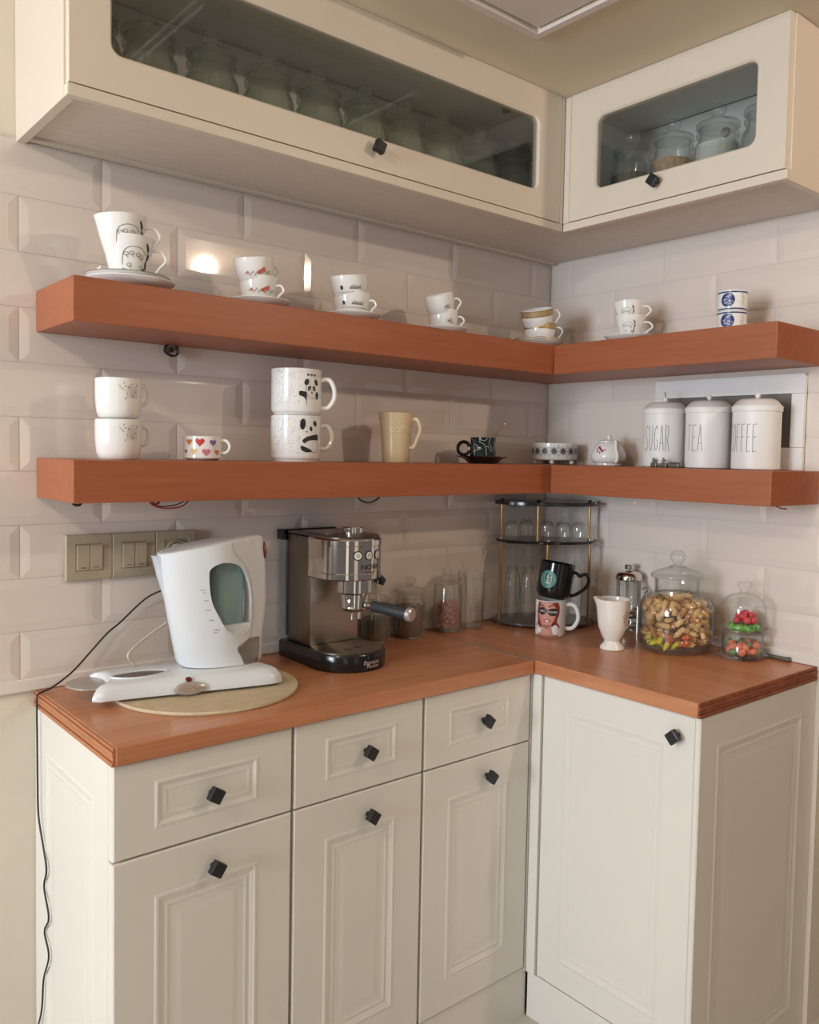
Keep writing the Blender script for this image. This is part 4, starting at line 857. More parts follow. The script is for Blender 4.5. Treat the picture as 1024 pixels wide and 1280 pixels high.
a = bmesh.new(); stroke(a, spline_2([(0.0048, 1.2056), (0.0101, 1.185), (0.0309, 1.1636), (0.0468, 1.1319), (0.056, 1.0758), (0.0548, 1.0236), (0.048, 1.0014), (0.0200, 0.9864), (0.0274, 0.9648), (0.0328, 0.9500)]), 0.0011); kwrap('seam_line', a, LGREY)
a = bmesh.new(); poly(a, [(0.0480, 1.0008), (0.0330, 0.9930), (0.0195, 0.9860), (0.0190, 0.9790), (0.0270, 0.9650), (0.0320, 0.9500), (0.0655, 0.9500), (0.0700, 0.9600), (0.0725, 0.9800), (0.0740, 0.9990)]); kwrap('steel_plate', a, STEEL, 0.0009)
a = bmesh.new()
for (x, z, n_) in ((-0.060, 1.112, 3), (-0.055, 1.106, 2), (-0.053, 1.090, 3), (-0.049, 1.070, 3), (-0.042, 1.049, 3), (-0.032, 1.028, 4), (-0.032, 1.023, 2)):
    for i in range(n_): stroke(a, [(x + i * 0.0032, z), (x + i * 0.0032 + 0.0018, z + 0.0004)], 0.0013)
kwrap('level_marks', a, GREY)
bm = bmesh.new()
R2 = []
for z, x, h in ((1.085, -0.130, 0.008), (1.11, -0.138, 0.014), (1.14, -0.147, 0.018), (1.172, -0.155, 0.020), (1.1800, -0.1575, 0.020)):
    R2.append([(x, 0, z - KZ), (x + 0.006, -h * 0.8, z - KZ), (-0.128 - (z - 1.085) * 0.05, -h, z - KZ), (-0.120, 0, z - KZ), (-0.128 - (z - 1.085) * 0.05, h, z - KZ), (x + 0.006, h * 0.8, z - KZ)])
ob('spout', loft(R2), mat('spout_grey', (196, 200, 210), 0.3), kt, True, 50)
b = bmesh.new(); bmesh.ops.create_uvsphere(b, u_segments=16, v_segments=12, radius=1); bm = bmesh.new(); join(bm, b, Matrix.Translation((0.0778, -0.004, 1.1835 - KZ)) @ Matrix.Rotation(R(-3), 4, 'Y') @ Matrix.Diagonal((0.0040, 0.010, 0.0185, 1)))
ob('power_switch', bm, mat('switch_red', (110, 34, 36), 0.2), kt, True)
wire('appliance_cord', [(c0.x - 0.060, c0.y + 0.0960, H + 0.028), (c0.x - 0.072, c0.y + 0.100, H + 0.045), (c0.x - 0.082, c0.y + 0.098, H + 0.066), (c0.x - 0.04, c0.y + 0.112, H + 0.092), (c0.x + 0.01, c0.y + 0.118, H + 0.118), (c0.x + 0.035, c0.y + 0.116, H + 0.135), (c0.x + 0.06, -0.05, H + 0.150)], 0.0026, CW, 'cream cord rising from the kettle tray behind the kettle')

# ================================================================= COFFEE MACHINE
mx, my = -0.9085, -0.2
em = thing('coffee_machine', 'slim chrome and steel espresso machine with black base', 'coffee machine', (mx, my, H + 0.0006))
def stadium(r, yb, wb, z, n=24, k=0):
    P = [(r * math.sin(a_), -r * math.cos(a_), z) for a_ in [-PI / 2 + PI * i / n for i in range(n + 1)]]
    return P + [(wb, yb, z), (-wb, yb, z)]
ob('base', loft([stadium(0.089, 0.165, 0.082, 0), stadium(0.0905, 0.166, 0.083, 0.003), stadium(0.0905, 0.166, 0.083, 0.036), stadium(0.088, 0.164, 0.081, 0.0395)]), BPLAST, em, True, 40)
dt = ob('drip_tray', loft([stadium(0.0825, 0.048, 0.070, 0.0397), stadium(0.0825, 0.048, 0.070, 0.0418), stadium(0.080, 0.048, 0.068, 0.0425)]), STEELD, em, True, 30)
for (x, y, r_) in ((-0.020, -0.034, 0.0095), (0.012, -0.026, 0.0095), (0.030, 0.012, 0.005)):
    b = bmesh.new(); cyl(b, (x, y, 0.0424), r_, 0.0006); ob('drain_hole', b, INK, dt)
ob('body', B(-0.072, 0.068, 0.052, 0.150, 0.040, 0.2975, bev=0.003), STEELD, em, True)
ob('front_panel', B(-0.0695, 0.066, 0.0485, 0.0515, 0.043, 0.212, bev=0.001), STEEL, em)
bm = loft([stadium(0.0745, 0.051, 0.0745, 0.205), stadium(0.0785, 0.051, 0.0765, 0.208), stadium(0.0785, 0.051, 0.0765, 0.220), stadium(0.0775, 0.051, 0.0755, 0.2215), stadium(0.0775, 0.051, 0.0755, 0.283), stadium(0.0785, 0.051, 0.0765, 0.2845), stadium(0.0785, 0.051, 0.0765, 0.296), stadium(0.0755, 0.051, 0.0745, 0.2995)])
hd = ob('head', bm, CHROME, em, True, 30)
ob('top_plate', loft([stadium(0.073, 0.152, 0.070, 0.2997), stadium(0.073, 0.152, 0.070, 0.3035), stadium(0.069, 0.149, 0.066, 0.305)]), mat('dark_top', (92, 80, 74), 0.3, 0.5), em, True, 30)
bm = bmesh.new(); box(bm, -0.052, 0.030, 0.020, 0.120, 0.3052, 0.3066, bev=0.0005); ob('cup_rest', bm, STEEL, em)
bm = loft([[(x, y, z) for x, y in ((-0.080, 0.1555), (-0.086, 0.176), (0.074, 0.176), (0.072, 0.1555))] for z in (0.283, 0.3075)]); ob('tank_lid', bm, BPLAST, em)
ob('water_tank', B(-0.0765, 0.072, 0.1505, 0.181, 0.050, 0.282, bev=0.002), glass('tank_grey', (190, 190, 190), 1.45, 0.03, 0.45, (150, 146, 142)), em)
kb = lathe([(0, 0), (0.0235, 0), (0.0238, 0.002), (0.0238, 0.017), (0.0215, 0.0195), (0, 0.0198)], 36); ob('dial_knob', kb, CHROME, em, True, 30, loc=(0.0, -0.018, 0.3052))
fr = lambda z: 0.0775
for i, u in enumerate((-0.025, 0.0035, 0.0315)):
    a = bmesh.new(); disc(a, (u, 0), 0.0110, None, 26); wrap('button_ring', a, INK, em, fr, -PI / 2, 0.263, 0.0008)
    a = bmesh.new(); disc(a, (u, 0), 0.0086, None, 24); wrap('button', a, mat('button_white', (224, 218, 208), 0.3), em, fr, -PI / 2, 0.263, 0.0016)
    a = bmesh.new()
    if i == 0: ringart(a, (u, 0), 0.0030, 0.0010, n=12); stroke(a, [(u, 0.001), (u, 0.0045)], 0.001)
    elif i == 1: stroke(a, [(u - 0.003, -0.003), (u - 0.003, 0.001), (u + 0.002, 0.001), (u + 0.003, 0.004)], 0.0011)
    else: stroke(a, [(u - 0.001, -0.004), (u + 0.001, 0), (u - 0.001, 0.004)], 0.0011)
    wrap('button_symbol', a, GREY, em, fr, -PI / 2, 0.263, 0.0022)
a = bmesh.new(); textart(a, 'NOVA', 0.0165, 0.010, 0, 1.15); [stroke(a, [(-0.006 + 0.0052 * i, -0.0115), (-0.0025 + 0.0052 * i, -0.0115)], 0.0014) for i in range(6)]; wrap('brand_lettering', a, INK, em, fr, -PI / 2, 0.236, 0.0008)
a = bmesh.new(); textart(a, 'Espresso', 0.0135, 0.006, 0.004, 0.95, 0.2); textart(a, 'Machine', 0.0115, 0.009, -0.005, 0.95, 0.2); textart(a, ':', 0.012, -0.006, 0.0165); wrap('base_lettering', a, mat('print_silver', (206, 200, 192), 0.3), em, lambda z: 0.0905, -PI / 2 + 0.02, 0.0165, 0.0008)
ob('group_head', lathe([(0, 0.206), (0.044, 0.206), (0.044, 0.176), (0.040, 0.172), (0.036, 0.172), (0.036, 0.160), (0, 0.160)], 44), CHROME, em, True, 30, loc=(0, -0.030, 0))
pf = ob('portafilter', lathe([(0, 0.1599), (0.0335, 0.1599), (0.0345, 0.155), (0.0335, 0.139), (0.028, 0.132), (0.014, 0.129), (0, 0.129)], 40), CHROME, em, True, 30, loc=(0, -0.030, 0))
b = bmesh.new(); cyl(b, (-0.010, -0.005, 0.110), 0.0045, 0.0185, bev=0.001); cyl(b, (0.010, -0.005, 0.110), 0.0045, 0.0185, bev=0.001); ob('spout', b, CHROME, pf, True, 30)
d0 = Vector((0.30, -0.955, -0.02)).normalized(); p0 = Vector((0, 0, 0.147))
ob('neck', tube(bmesh.new(), [p0 + d0 * 0.030, p0 + d0 * 0.050], [0.0085, 0.0075], 14), CHROME, pf, True)
ob('grip', tube(bmesh.new(), [p0 + d0 * 0.049, p0 + d0 * 0.053, p0 + d0 * 0.10 - Vector((0, 0, 0.002)), p0 + d0 * 0.148 - Vector((0, 0, 0.005))], [0.0105, 0.0128, 0.0138, 0.0150], 20), RUBBER, pf, True, 50)
ob('end_cap', tube(bmesh.new(), [p0 + d0 * 0.148 - Vector((0, 0, 0.005)), p0 + d0 * 0.157 - Vector((0, 0, 0.0055)), p0 + d0 * 0.160 - Vector((0, 0, 0.0057))], [0.0158, 0.0158, 0.0125], 24), SILVER, pf, True, 30)
sw = ob('steam_wand', tube(bmesh.new(), spline([(0.062, -0.015, 0.205), (0.066, -0.018, 0.190), (0.074, -0.020, 0.160), (0.083, -0.022, 0.125), (0.086, -0.022, 0.112)], 5), 0.0032, 10), CHROME, em, True)
ob('wand_grip', tube(bmesh.new(), [(0.063, -0.018, 0.190), (0.074, -0.020, 0.207), (0.086, -0.022, 0.192), (0.082, -0.021, 0.182)], [0.009, 0.010, 0.009, 0.007], 12), RUBBER, sw, True)

# ================================================================= GLASS JARS
def ribbed_prof(r, h, neck, t=0.0025):
    out = [(r * 0.90, 0.0), (r * 0.97, 0.003), (r, 0.012), (r, h * 0.70), (r * 0.97, h * 0.76), (r * 0.91, h * 0.80), (neck * 1.02, h * 0.835), (neck, h * 0.85), (neck, h * 0.885), (neck * 1.11, h * 0.895), (neck * 1.13, h * 0.925), (neck * 1.06, h * 0.95), (neck * 1.05, h)]
    inn = [(neck * 0.93, h), (neck * 0.93, h * 0.85), (r * 0.86, h * 0.79), (r - t * 1.6, h * 0.72), (r - t, 0.012), (r * 0.85, 0.006), (0, 0.005)]
    return [(0, 0.001)] + out + inn
def lid_prof(r, z, k=1.0):
    return [(0, z), (r * 0.90, z), (r, z + 0.002), (r, z + 0.008 * k), (r * 0.93, z + 0.011 * k), (r * 0.62, z + 0.017 * k), (r * 0.30, z + 0.021 * k), (r * 0.20, z + 0.026 * k), (r * 0.30, z + 0.030 * k), (r * 0.37, z + 0.037 * k), (r * 0.34, z + 0.045 * k), (r * 0.18, z + 0.051 * k), (0, z + 0.052 * k)]
def fill_prof(r, z1): return [(0, 0.0062), (r * 0.84, 0.0062), (r * 0.975, 0.013), (r * 0.975, z1), (r * 0.6, z1 + 0.002), (0, z1 + 0.001)]
def jar_thing(lab, loc, r, h, neck, gm, fillm=None, fz=0.1, lidrot=0.0, grp=None, k=1.0, ribs=22, cat='jar'):
    t = thing('glass_jar', lab, cat, loc, lidrot, grp)
    ob('body', lathe(ribbed_prof(r, h, neck), ribs * 6, (ribs, 0.010, h * 0.76, 0.026)), gm, t, True, 60)
    ob('lid', lathe(lid_prof(neck * 1.16, h + 0.0006, k), 48), gm, t, True, 60)
    if fillm: tag(ob('contents', lathe(fill_prof(r - 0.0042, fz), 40), fillm, t, True), kind='stuff')
    return t
# long cabinet: ten jars; cabinet floor is the bottom panel
zj = ZU + 0.0146
xs = [-1.465, -1.372, -1.240, -1.110, -0.985, -0.850, -0.729, -0.609, -0.477, -0.345]
nm = ['partly hidden at the left window edge', 'second from the left', 'third from the left', 'fourth from the left', 'fifth from the left', 'just left of the knob', 'just right of the knob', 'third from the right end', 'second from the right end', 'rightmost, half full']
fl = [None, None, None, (SPICE, 0.09), None, None, (FLOURM, 0.05), (PASTA, 0.03), None, (SPICE, 0.075)]
xs = [-1.488, -1.372, -1.240, -1.110, -0.982, -0.852, -0.729, -0.606, -0.482, -0.352]
proto = {}
G4 = 'ribbed jars inside the long glass-fronted cabinet'
def place_jar(lab, loc, f_, grp, gm):
    key = (gm.name, f_[0].name if f_ else None, f_[1] if f_ else 0)
    if key in proto:
        o = copy_tree(proto[key]); o.location = loc; o['label'] = lab; o['group'] = grp
    else: o = proto[key] = jar_thing(lab, loc, 0.0550, 0.184, 0.0450, gm, f_[0] if f_ else None, f_[1] if f_ else 0, 0, grp, 1.15)
    return o
for x, n_, f_ in zip(xs, nm, fl):
    place_jar('ribbed lidded jar behind the long cabinet glass, ' + n_, (x, -0.160 + 0.004 * math.sin(x * 40), zj), f_, G4, JARU)
G5 = 'ribbed jars inside the short glass-fronted cabinet'
for y, n_, f_ in ((-0.415, 'leftmost, dark contents', (SPICE, 0.128)), (-0.541, 'second, filled with brown cereal', (PASTA, 0.135)), (-0.666, 'third, filled with white powder', (FLOURM, 0.144)), (-0.792, 'rightmost, cut by the window edge', None)):
    place_jar('ribbed glass jar behind the short cabinet glass, ' + n_, (-0.160, y, zj), f_, G5, JARG)
# jars on the worktop
jar_thing('low ribbed glass jar of ground coffee right of the coffee machine', (-0.600, -0.056, H + 0.0006), 0.0415, 0.120, 0.0345, JARG, GROUND, 0.086, grp='ribbed jars by the coffee machine', k=0.85)
jar_thing('ribbed glass jar of dark spice half hidden behind the portafilter handle', (-0.712, -0.052, H + 0.0006), 0.0385, 0.108, 0.0320, JARG, SPICE, 0.064, grp='ribbed jars by the coffee machine', k=0.85)
hj = thing('glass_jar', 'tall straight glass jar of reddish nuts with its lid sitting tilted', 'jar', (-0.462, -0.056, H + 0.0006))
ob('body', lathe([(0, 0.001), (0.036, 0), (0.040, 0.004), (0.0405, 0.010), (0.0405, 0.115), (0.038, 0.125), (0.0385, 0.131), (0.0365, 0.131), (0.0362, 0.125), (0.038, 0.115), (0.038, 0.010), (0.035, 0.005), (0, 0.005)], 96, (24, 0.010, 0.112, 0.014)), JARG, hj, True, 60)
ob('lid', lathe([(0, 0), (0.036, 0), (0.0415, 0.003), (0.0415, 0.007), (0.036, 0.012), (0.018, 0.016), (0.009, 0.019), (0.008, 0.022), (0.0145, 0.029), (0.0125, 0.038), (0, 0.041)], 48), JARG, hj, True, 60, loc=(-0.002, 0, 0.1385), rot=(R(4), R(-11), 0))
rn = random.Random(11)
def pack(n, test, dmin, lo, hi, tries=40000):
    P = []
    for _ in range(tries):
        p = Vector([rn.uniform(a_, b_) for a_, b_ in zip(lo, hi)])
        if not test(p): continue
        if all((p - q).length > dmin for q in P): P.append(p)
        if len(P) >= n: break
    return P
def scatter(name, label, cat, group, mk, places, center, jit=1.0):
    first = None
    for p in places:
        if first is None:
            o = mk(); tag(o, label, cat, group); first = o
        else: o = first.copy(); COL.objects.link(o)
        o.location = Vector(center) + p; o.rotation_euler = (rn.uniform(-1.2, 1.2) * jit, rn.uniform(-1.2, 1.2) * jit, rn.uniform(0, 6.28))
def mknut():
    b = bmesh.new(); bmesh.ops.create_icosphere(b, subdivisions=2, radius=1)
    for v in b.verts: v.co = Vector((v.co.x * 0.0066, v.co.y * 0.0058, v.co.z * 0.0075 * (1.15 if v.co.z > 0.8 else 1)))
    return ob('nut', b, NUT, None, True, 60)
P = pack(120, lambda p: p.xy.length < 0.0295, 0.0105, (-0.03, -0.03, 0.0135), (0.03, 0.03, 0.078)); scatter('nut', 'reddish-brown nut in the tall jar with the tilted lid', 'nut', 'nuts in the jar with the tilted lid', mknut, P, (-0.462, -0.056, H))
# straight glass with swizzle sticks
sg = (-0.378, -0.062)
t = thing('drinking_glass', 'tall thin clear glass holding clear stirrers, left of the rack', 'glass', (sg[0], sg[1], H + 0.0006))
ob('bowl', lathe([(0, 0.0005), (0.034, 0), (0.036, 0.003), (0.0375, 0.12), (0.0388, 0.163), (0.0376, 0.163), (0.0363, 0.12), (0.0345, 0.007), (0, 0.006)], 48), GLASS, t, True)
tag(ob('stirrer', tube(bmesh.new(), [(sg[0] - 0.020, sg[1] - 0.012, H + 0.012), (sg[0] + 0.047, sg[1] - 0.008, H + 0.222)], 0.0036, 10), JARG, None, True), 'clear glass stirrer leaning right in the thin glass', 'stirrer', 'stirrers in the thin glass')
tag(ob('stirrer', tube(bmesh.new(), [(sg[0] + 0.016, sg[1] + 0.014, H + 0.012), (sg[0] - 0.028, sg[1] + 0.010, H + 0.190)], 0.0030, 10), JARG, None, True), 'clear glass stirrer leaning left in the thin glass', 'stirrer', 'stirrers in the thin glass')

# ================================================================= WINE GLASS RACK
rc = Vector((-0.152, -0.137, H + 0.0006)); RA = math.atan2(-0.65, 0.76)
rk = thing('glass_rack', 'smoked-glass stemware rack with three tiers on brass rods in the corner', 'rack', rc, RA)
def ell(a, b, z, n=48, k=0): return [((a - k) * math.cos(2 * PI * i / n), (b - k) * math.sin(2 * PI * i / n), z) for i in range(n)]
def tier(z, a, b, m, nmz, th=0.006): return ob(nmz, loft([ell(a, b, z, k=0.0012), ell(a, b, z + 0.001), ell(a, b, z + th - 0.001), ell(a, b, z + th, k=0.0012)]), m, rk, True, 40)
tier(0.005, 0.150, 0.098, mat('smoked_base', (86, 80, 80), 0.12), 'base_plate', 0.008); 
ZM = 0.243; ZTp = 0.353
tier(ZM, 0.147, 0.094, SMOKE, 'middle_plate', 0.008); tier(ZTp, 0.152, 0.098, mat('smoked_top', (52, 48, 50), 0.15), 'top_plate', 0.0105)
rods = [(-0.132, -0.025), (0.128, -0.030), (-0.004, -0.088)]; rods2 = [(-0.130, -0.020), (0.128, -0.025), (-0.028, -0.060)]
for (x, y) in rods:
    b = bmesh.new(); cyl(b, (x, y, 0), 0.0042, ZM - 0.0008, seg=14); cyl(b, (x, y, 0), 0.0075, 0.0045, seg=14); r_ = ob('rod', b, GOLD, rk, True, 30)
    b = bmesh.new(); cyl(b, (x, y, ZM + 0.0074), 0.0072, 0.007, seg=14, bev=0.0015); ob('cap', b, CHROME, rk, True, 30)
for (x, y) in rods2:
    b = bmesh.new(); cyl(b, (x, y + 0.014, ZM + 0.0074), 0.0042, ZTp - ZM - 0.0080, seg=14); ob('rod', b, GOLD, rk, True, 30)
    b = bmesh.new(); cyl(b, (x, y + 0.014, ZTp + 0.0108), 0.0055, 0.005, seg=12, bev=0.001); ob('cap', b, BLACKM, rk, True, 30)
def loc_w(x, y): return (rc.x + x * math.cos(RA) - y * math.sin(RA), rc.y + x * math.sin(RA) + y * math.cos(RA))
def stem(lab, x, y, ztop, r, hb, hs, rf, grp, first=[None]):
    w = loc_w(x, y)
    t = thing('wine_glass', lab, 'wine glass', (w[0], w[1], rc.z + ztop), 0, grp)
    p = [(0, 0), (rf * 0.5, -0.0), (rf, -0.001), (rf, -0.0022), (rf * 0.4, -0.0045), (0.0042, -0.010), (0.0034, -hs * 0.5), (0.0040, -hs), (r * 0.55, -hs - 0.006), (r * 0.92, -hs - hb * 0.28), (r, -hs - hb * 0.5), (r * 0.90, -hs - hb), (r * 0.86, -hs - hb), (r * 0.95, -hs - hb * 0.5), (r * 0.85, -hs - hb * 0.28), (r * 0.45, -hs - 0.010), (0, -hs - 0.007)]
    ob('glass_body', lathe(p, 32), GLASS, t, True, 60)
for i, (x, y) in enumerate([(-0.105, -0.048), (-0.055, 0.010), (0.000, -0.030), (0.046, -0.045), (0.092, -0.040)]):
    stem('small stemmed glass hanging upside down from the rack top, number %s from the left' % ('one', 'two', 'three', 'four', 'five')[i], x, y, ZTp - 0.0006, 0.0215, 0.052, 0.040, 0.019, 'small glasses on the rack top tier')
for i, (x, y, n_) in enumerate([(-0.098, -0.045, 'far left'), (-0.052, -0.052, 'second from left'), (0.048, -0.050, 'behind the black mug'), (0.092, 0.000, 'far right')]):
    stem('tall stemmed glass hanging upside down in the rack lower tier, ' + n_, x, y, ZM - 0.0006, 0.0235, 0.150, 0.060, 0.022, 'tall glasses on the rack lower tier')

# ================================================================= MUGS BY THE RACK
fp = (-0.262, -0.262)
fo = [(0.038, 0), (0.0405, 0.002), (0.0415, 0.006), (0.0415, 0.0985)]
def face(t, f, tc):
    k = 0.42; ph = -0.20
    def W(a, m, off): wrap('print', a, m, t, f, tc + ph, 0.049, off)
    a = bmesh.new(); poly(a, spline_2([(-0.028, 0.048), (-0.033, 0.020), (-0.031, -0.006), (-0.036, -0.022), (-0.030, -0.030), (-0.020, -0.022), (-0.012, 0.01), (0.018, 0.01), (0.023, -0.008), (0.021, -0.020), (0.029, -0.030), (0.031, -0.018), (0.027, -0.004), (0.033, 0.014), (0.034, 0.034), (0.030, 0.048)])); W(a, HAIR, 0.0004)
    stroke(a := bmesh.new(), spline_2([(0.028, -0.012), (0.033, -0.020), (0.028, -0.028), (0.026, -0.034)]), 0.0028); W(a, HAIR, 0.00045)
    a = bmesh.new(); poly(a, spline_2([(-0.020, 0.047), (-0.026, 0.020), (-0.022, -0.004), (-0.014, -0.018), (-0.004, -0.025), (0.006, -0.020), (0.016, -0.006), (0.022, 0.014), (0.020, 0.038), (0.010, 0.047)])); poly(a, [(-0.013, -0.014), (0.010, -0.014), (0.013, -0.030), (0.020, -0.038), (0.028, -0.041), (0.028, -0.046), (-0.030, -0.046), (-0.028, -0.040), (-0.018, -0.036)]); W(a, SKIN, 0.0008)
    a = bmesh.new(); disc(a, (-0.014, 0.023), 0.0125, 0.0105, 18, 0.1); disc(a, (0.015, 0.021), 0.0150, 0.0105, 18, 0.1); stroke(a, [(-0.004, 0.026), (0.002, 0.026)], 0.002)
    stroke(a, spline_2([(-0.024, 0.036), (-0.018, 0.040), (-0.008, 0.035)]), 0.0024); stroke(a, spline_2([(0.004, 0.035), (0.014, 0.041), (0.024, 0.038)]), 0.0024)
    stroke(a, spline_2([(-0.022, -0.004), (-0.014, -0.018), (-0.004, -0.025), (0.006, -0.020), (0.016, -0.006)]), 0.0006); stroke(a, [(-0.0045, 0.008), (-0.002, 0.0065), (0.0015, 0.008)], 0.0008); W(a, INK, 0.0012)
    a = bmesh.new(); textart(a, 'GIRL', 0.0090, -0.0145, 0.023, 0.85); textart(a, 'POWER', 0.0086, 0.0150, 0.0205, 0.85)
    poly(a, [(-0.008, -0.003), (-0.001, -0.001), (0.006, -0.003), (0.000, -0.0065)]); W(a, CHINA, 0.0018)
    a = bmesh.new(); disc(a, (-0.001, -0.0035), 0.0098, 0.0048, 16, 0.05); W(a, mat('print_lip', (150, 70, 70), 0.4), 0.0014)
    a = bmesh.new(); disc(a, (-0.028, -0.029), 0.0055, 0.012, 14); disc(a, (0.022, -0.028), 0.0095, 0.014, 16); W(a, CHINA, 0.0010)
    a = bmesh.new(); stroke(a, [(-0.032, -0.0455), (0.030, -0.0455)], 0.004); W(a, mat('print_tan', (176, 112, 86), 0.4), 0.0010)
cup('white mug printed with a red-haired woman in sunglasses reading GIRL POWER', fp[0], fp[1], H + 0.0006, fo, 'two mugs stacked by the rack', (0.020, 0.086, 0.034, 0.0058, 'c'), thc(fp) + R(88), art=face, name='mug', cat='mug')
bo = [(0.034, 0), (0.041, 0.004), (0.0465, 0.012), (0.0480, 0.030), (0.0480, 0.098)]
def siren(t, f, tc):
    ph = -0.46; zc = 0.052
    a = bmesh.new(); disc(a, (0, 0), 0.0245, 0.0245, 30); wrap('logo', a, GREENP, t, f, tc + ph, zc, 0.0006)
    a = bmesh.new(); disc(a, (0, 0), 0.0150, 0.0150, 24); ringart(a, (0, 0), 0.0232, 0.0007, n=28)
    for i in range(16):
        q = R(20 + 140 * i / 15); stroke(a, [(0.0175 * math.cos(q), 0.0175 * math.sin(q)), (0.0210 * math.cos(q + 0.04), 0.0210 * math.sin(q + 0.04))], 0.0010)
        q = -q; stroke(a, [(0.0175 * math.cos(q), 0.0175 * math.sin(q)), (0.0210 * math.cos(q + 0.05), 0.0210 * math.sin(q + 0.05))], 0.0010)
    wrap('logo', a, INK, t, f, tc + ph, zc, 0.0010)
    a = bmesh.new(); disc(a, (0, 0.005), 0.0030, 0.0038, 12); poly(a, [(0, 0.0145), (0.0012, 0.011), (0.0045, 0.0115), (0.0028, 0.009), (-0.0028, 0.009), (-0.0045, 0.0115), (-0.0012, 0.011)])
    for s in (-1, 1):
        stroke(a, spline_2([(s * 0.0040, 0.007), (s * 0.0060, 0.000), (s * 0.0052, -0.010)]), 0.0012); stroke(a, spline_2([(s * 0.0020, -0.012), (s * 0.0095, -0.008), (s * 0.0112, 0.003), (s * 0.0085, 0.009)]), 0.0018); disc(a, (s * 0.0100, 0.0085), 0.0024, 0.0012, 8, s * 0.7)
    poly(a, [(-0.0028, 0.000), (0.0028, 0.000), (0.0022, -0.006), (0.0040, -0.012), (-0.0040, -0.012), (-0.0022, -0.006)])
    wrap('logo', a, mat('print_mint', (150, 196, 186), 0.35), t, f, tc + ph, zc, 0.0014)
dl = Vector((0.02, -0.015))
cup('black mug with round green logo and heart-shaped handle, stacked on the printed mug', fp[0] + 0.003, fp[1] - 0.002, H + 0.1040, bo, 'two mugs stacked by the rack', (0.014, 0.080, 0.040, 0.0048, 'heart'), thc(fp) + R(84), tilt=(R(4.5), R(8)), m=BLACKCH, art=siren, name='mug', cat='mug')
# footed creamer mug
cpz = (-0.262, -0.474)
co = [(0.030, 0), (0.0315, 0.003), (0.029, 0.009), (0.0215, 0.017), (0.020, 0.022), (0.028, 0.036), (0.0365, 0.058), (0.0395, 0.085), (0.0410, 0.110), (0.0440, 0.130)]
def monogram(t, f, tc):
    a = bmesh.new()
    for pts in ([(0, 0.020), (0.005, 0.012), (0.000, 0.004), (-0.005, -0.004), (0.000, -0.012), (0.005, -0.018)], [(0.004, 0.020), (-0.003, 0.012), (0.004, 0.002), (0.006, -0.008), (0.000, -0.016)], [(-0.006, 0.012), (-0.009, 0.006), (-0.004, 0.000), (-0.008, -0.008)], [(0.008, 0.018), (0.010, 0.010), (0.006, 0.004), (0.010, -0.006)]): stroke(a, spline_2(pts), 0.0015)
    wrap('gold_motif', a, mat('print_copper_gold', (170, 112, 62), 0.35), t, f, tc + 0.95, 0.083, 0.0008)
t = cup('white footed mug with pouring lip and a gold motif on its side', cpz[0], cpz[1], H + 0.0006, co, None, (0.045, 0.105, 0.018, 0.0040, 'c'), thc(cpz) + R(170), m=IVORY, art=monogram, name='mug', cat='mug')
# pull the rim out into a lip at the left
thl = thc(cpz) - R(88); me = t.children[0].data
for v in me.vertices:
    if v.co.z > 0.105:
        d = math.cos(math.atan2(v.co.y, v.co.x) - thl)
        if d > 0.8:
            k = (v.co.z - 0.105) / 0.025 * ((d - 0.8) / 0.2) ** 1.5; v.co.x += 0.007 * k * math.cos(thl); v.co.y += 0.007 * k * math.sin(thl); v.co.z += 0.003 * k
# french press
q = (-0.052, -0.368)
t = thing('coffee_press', 'glass coffee press with chrome lid and cage behind the big sweet jar', 'coffee press', (q[0], q[1], H + 0.0006))
ob('beaker', lathe([(0, 0.008), (0.033, 0.008), (0.0345, 0.012), (0.0345, 0.155), (0.0335, 0.155), (0.0333, 0.013), (0, 0.0105)], 40), GLASS, t, True)
ob('lid', lathe([(0.0355, 0.150), (0.0375, 0.152), (0.0375, 0.160), (0.034, 0.168), (0.024, 0.174), (0.006, 0.1765), (0, 0.1765)], 40), CHROME, t, True, 40)
ob('plunger_knob', lathe([(0.0035, 0.1766), (0.0035, 0.180), (0.0115, 0.1805), (0.0125, 0.182), (0.0125, 0.192), (0.011, 0.1935), (0, 0.1935)], 28), CHROME, t, True, 30)
b = bmesh.new(); tube(b, [(0, 0, 0.05), (0, 0, 0.176)], 0.0018, 8); ob('plunger_rod', b, CHROME, t, True)
bm = bmesh.new()
for zz in (0.016, 0.058): join(bm, lathe([(0.0352, zz), (0.0366, zz), (0.0366, zz + 0.007), (0.0352, zz + 0.007), (0.0352, zz)], 40))
for i in range(4):
    a_ = thc(q) + R(45 + 90 * i); c_, s_ = math.cos(a_), math.sin(a_); join(bm, lathe([(0, 0), (0.0022, 0), (0.0022, 0.150), (0, 0.150)], 8), Matrix.Translation((0.0372 * c_, 0.0372 * s_, 0)))
ob('cage', bm, CHROME, t, True, 30)
ob('plunger_disc', lathe([(0, 0.044), (0.0325, 0.044), (0.0325, 0.050), (0, 0.050)], 32), STEELD, t)
th = thc(q) + R(88); b = bmesh.new(); P = [Vector(((0.037 + o_) * math.cos(th), (0.037 + o_) * math.sin(th), zz)) for o_, zz in spline_2([(0.000, 0.124), (0.012, 0.131), (0.017, 0.122), (0.008, 0.112), (0.012, 0.108), (0.020, 0.112)])]
ob('wire_hook', tube(b, P, 0.0016, 8), CHROME, t, True)

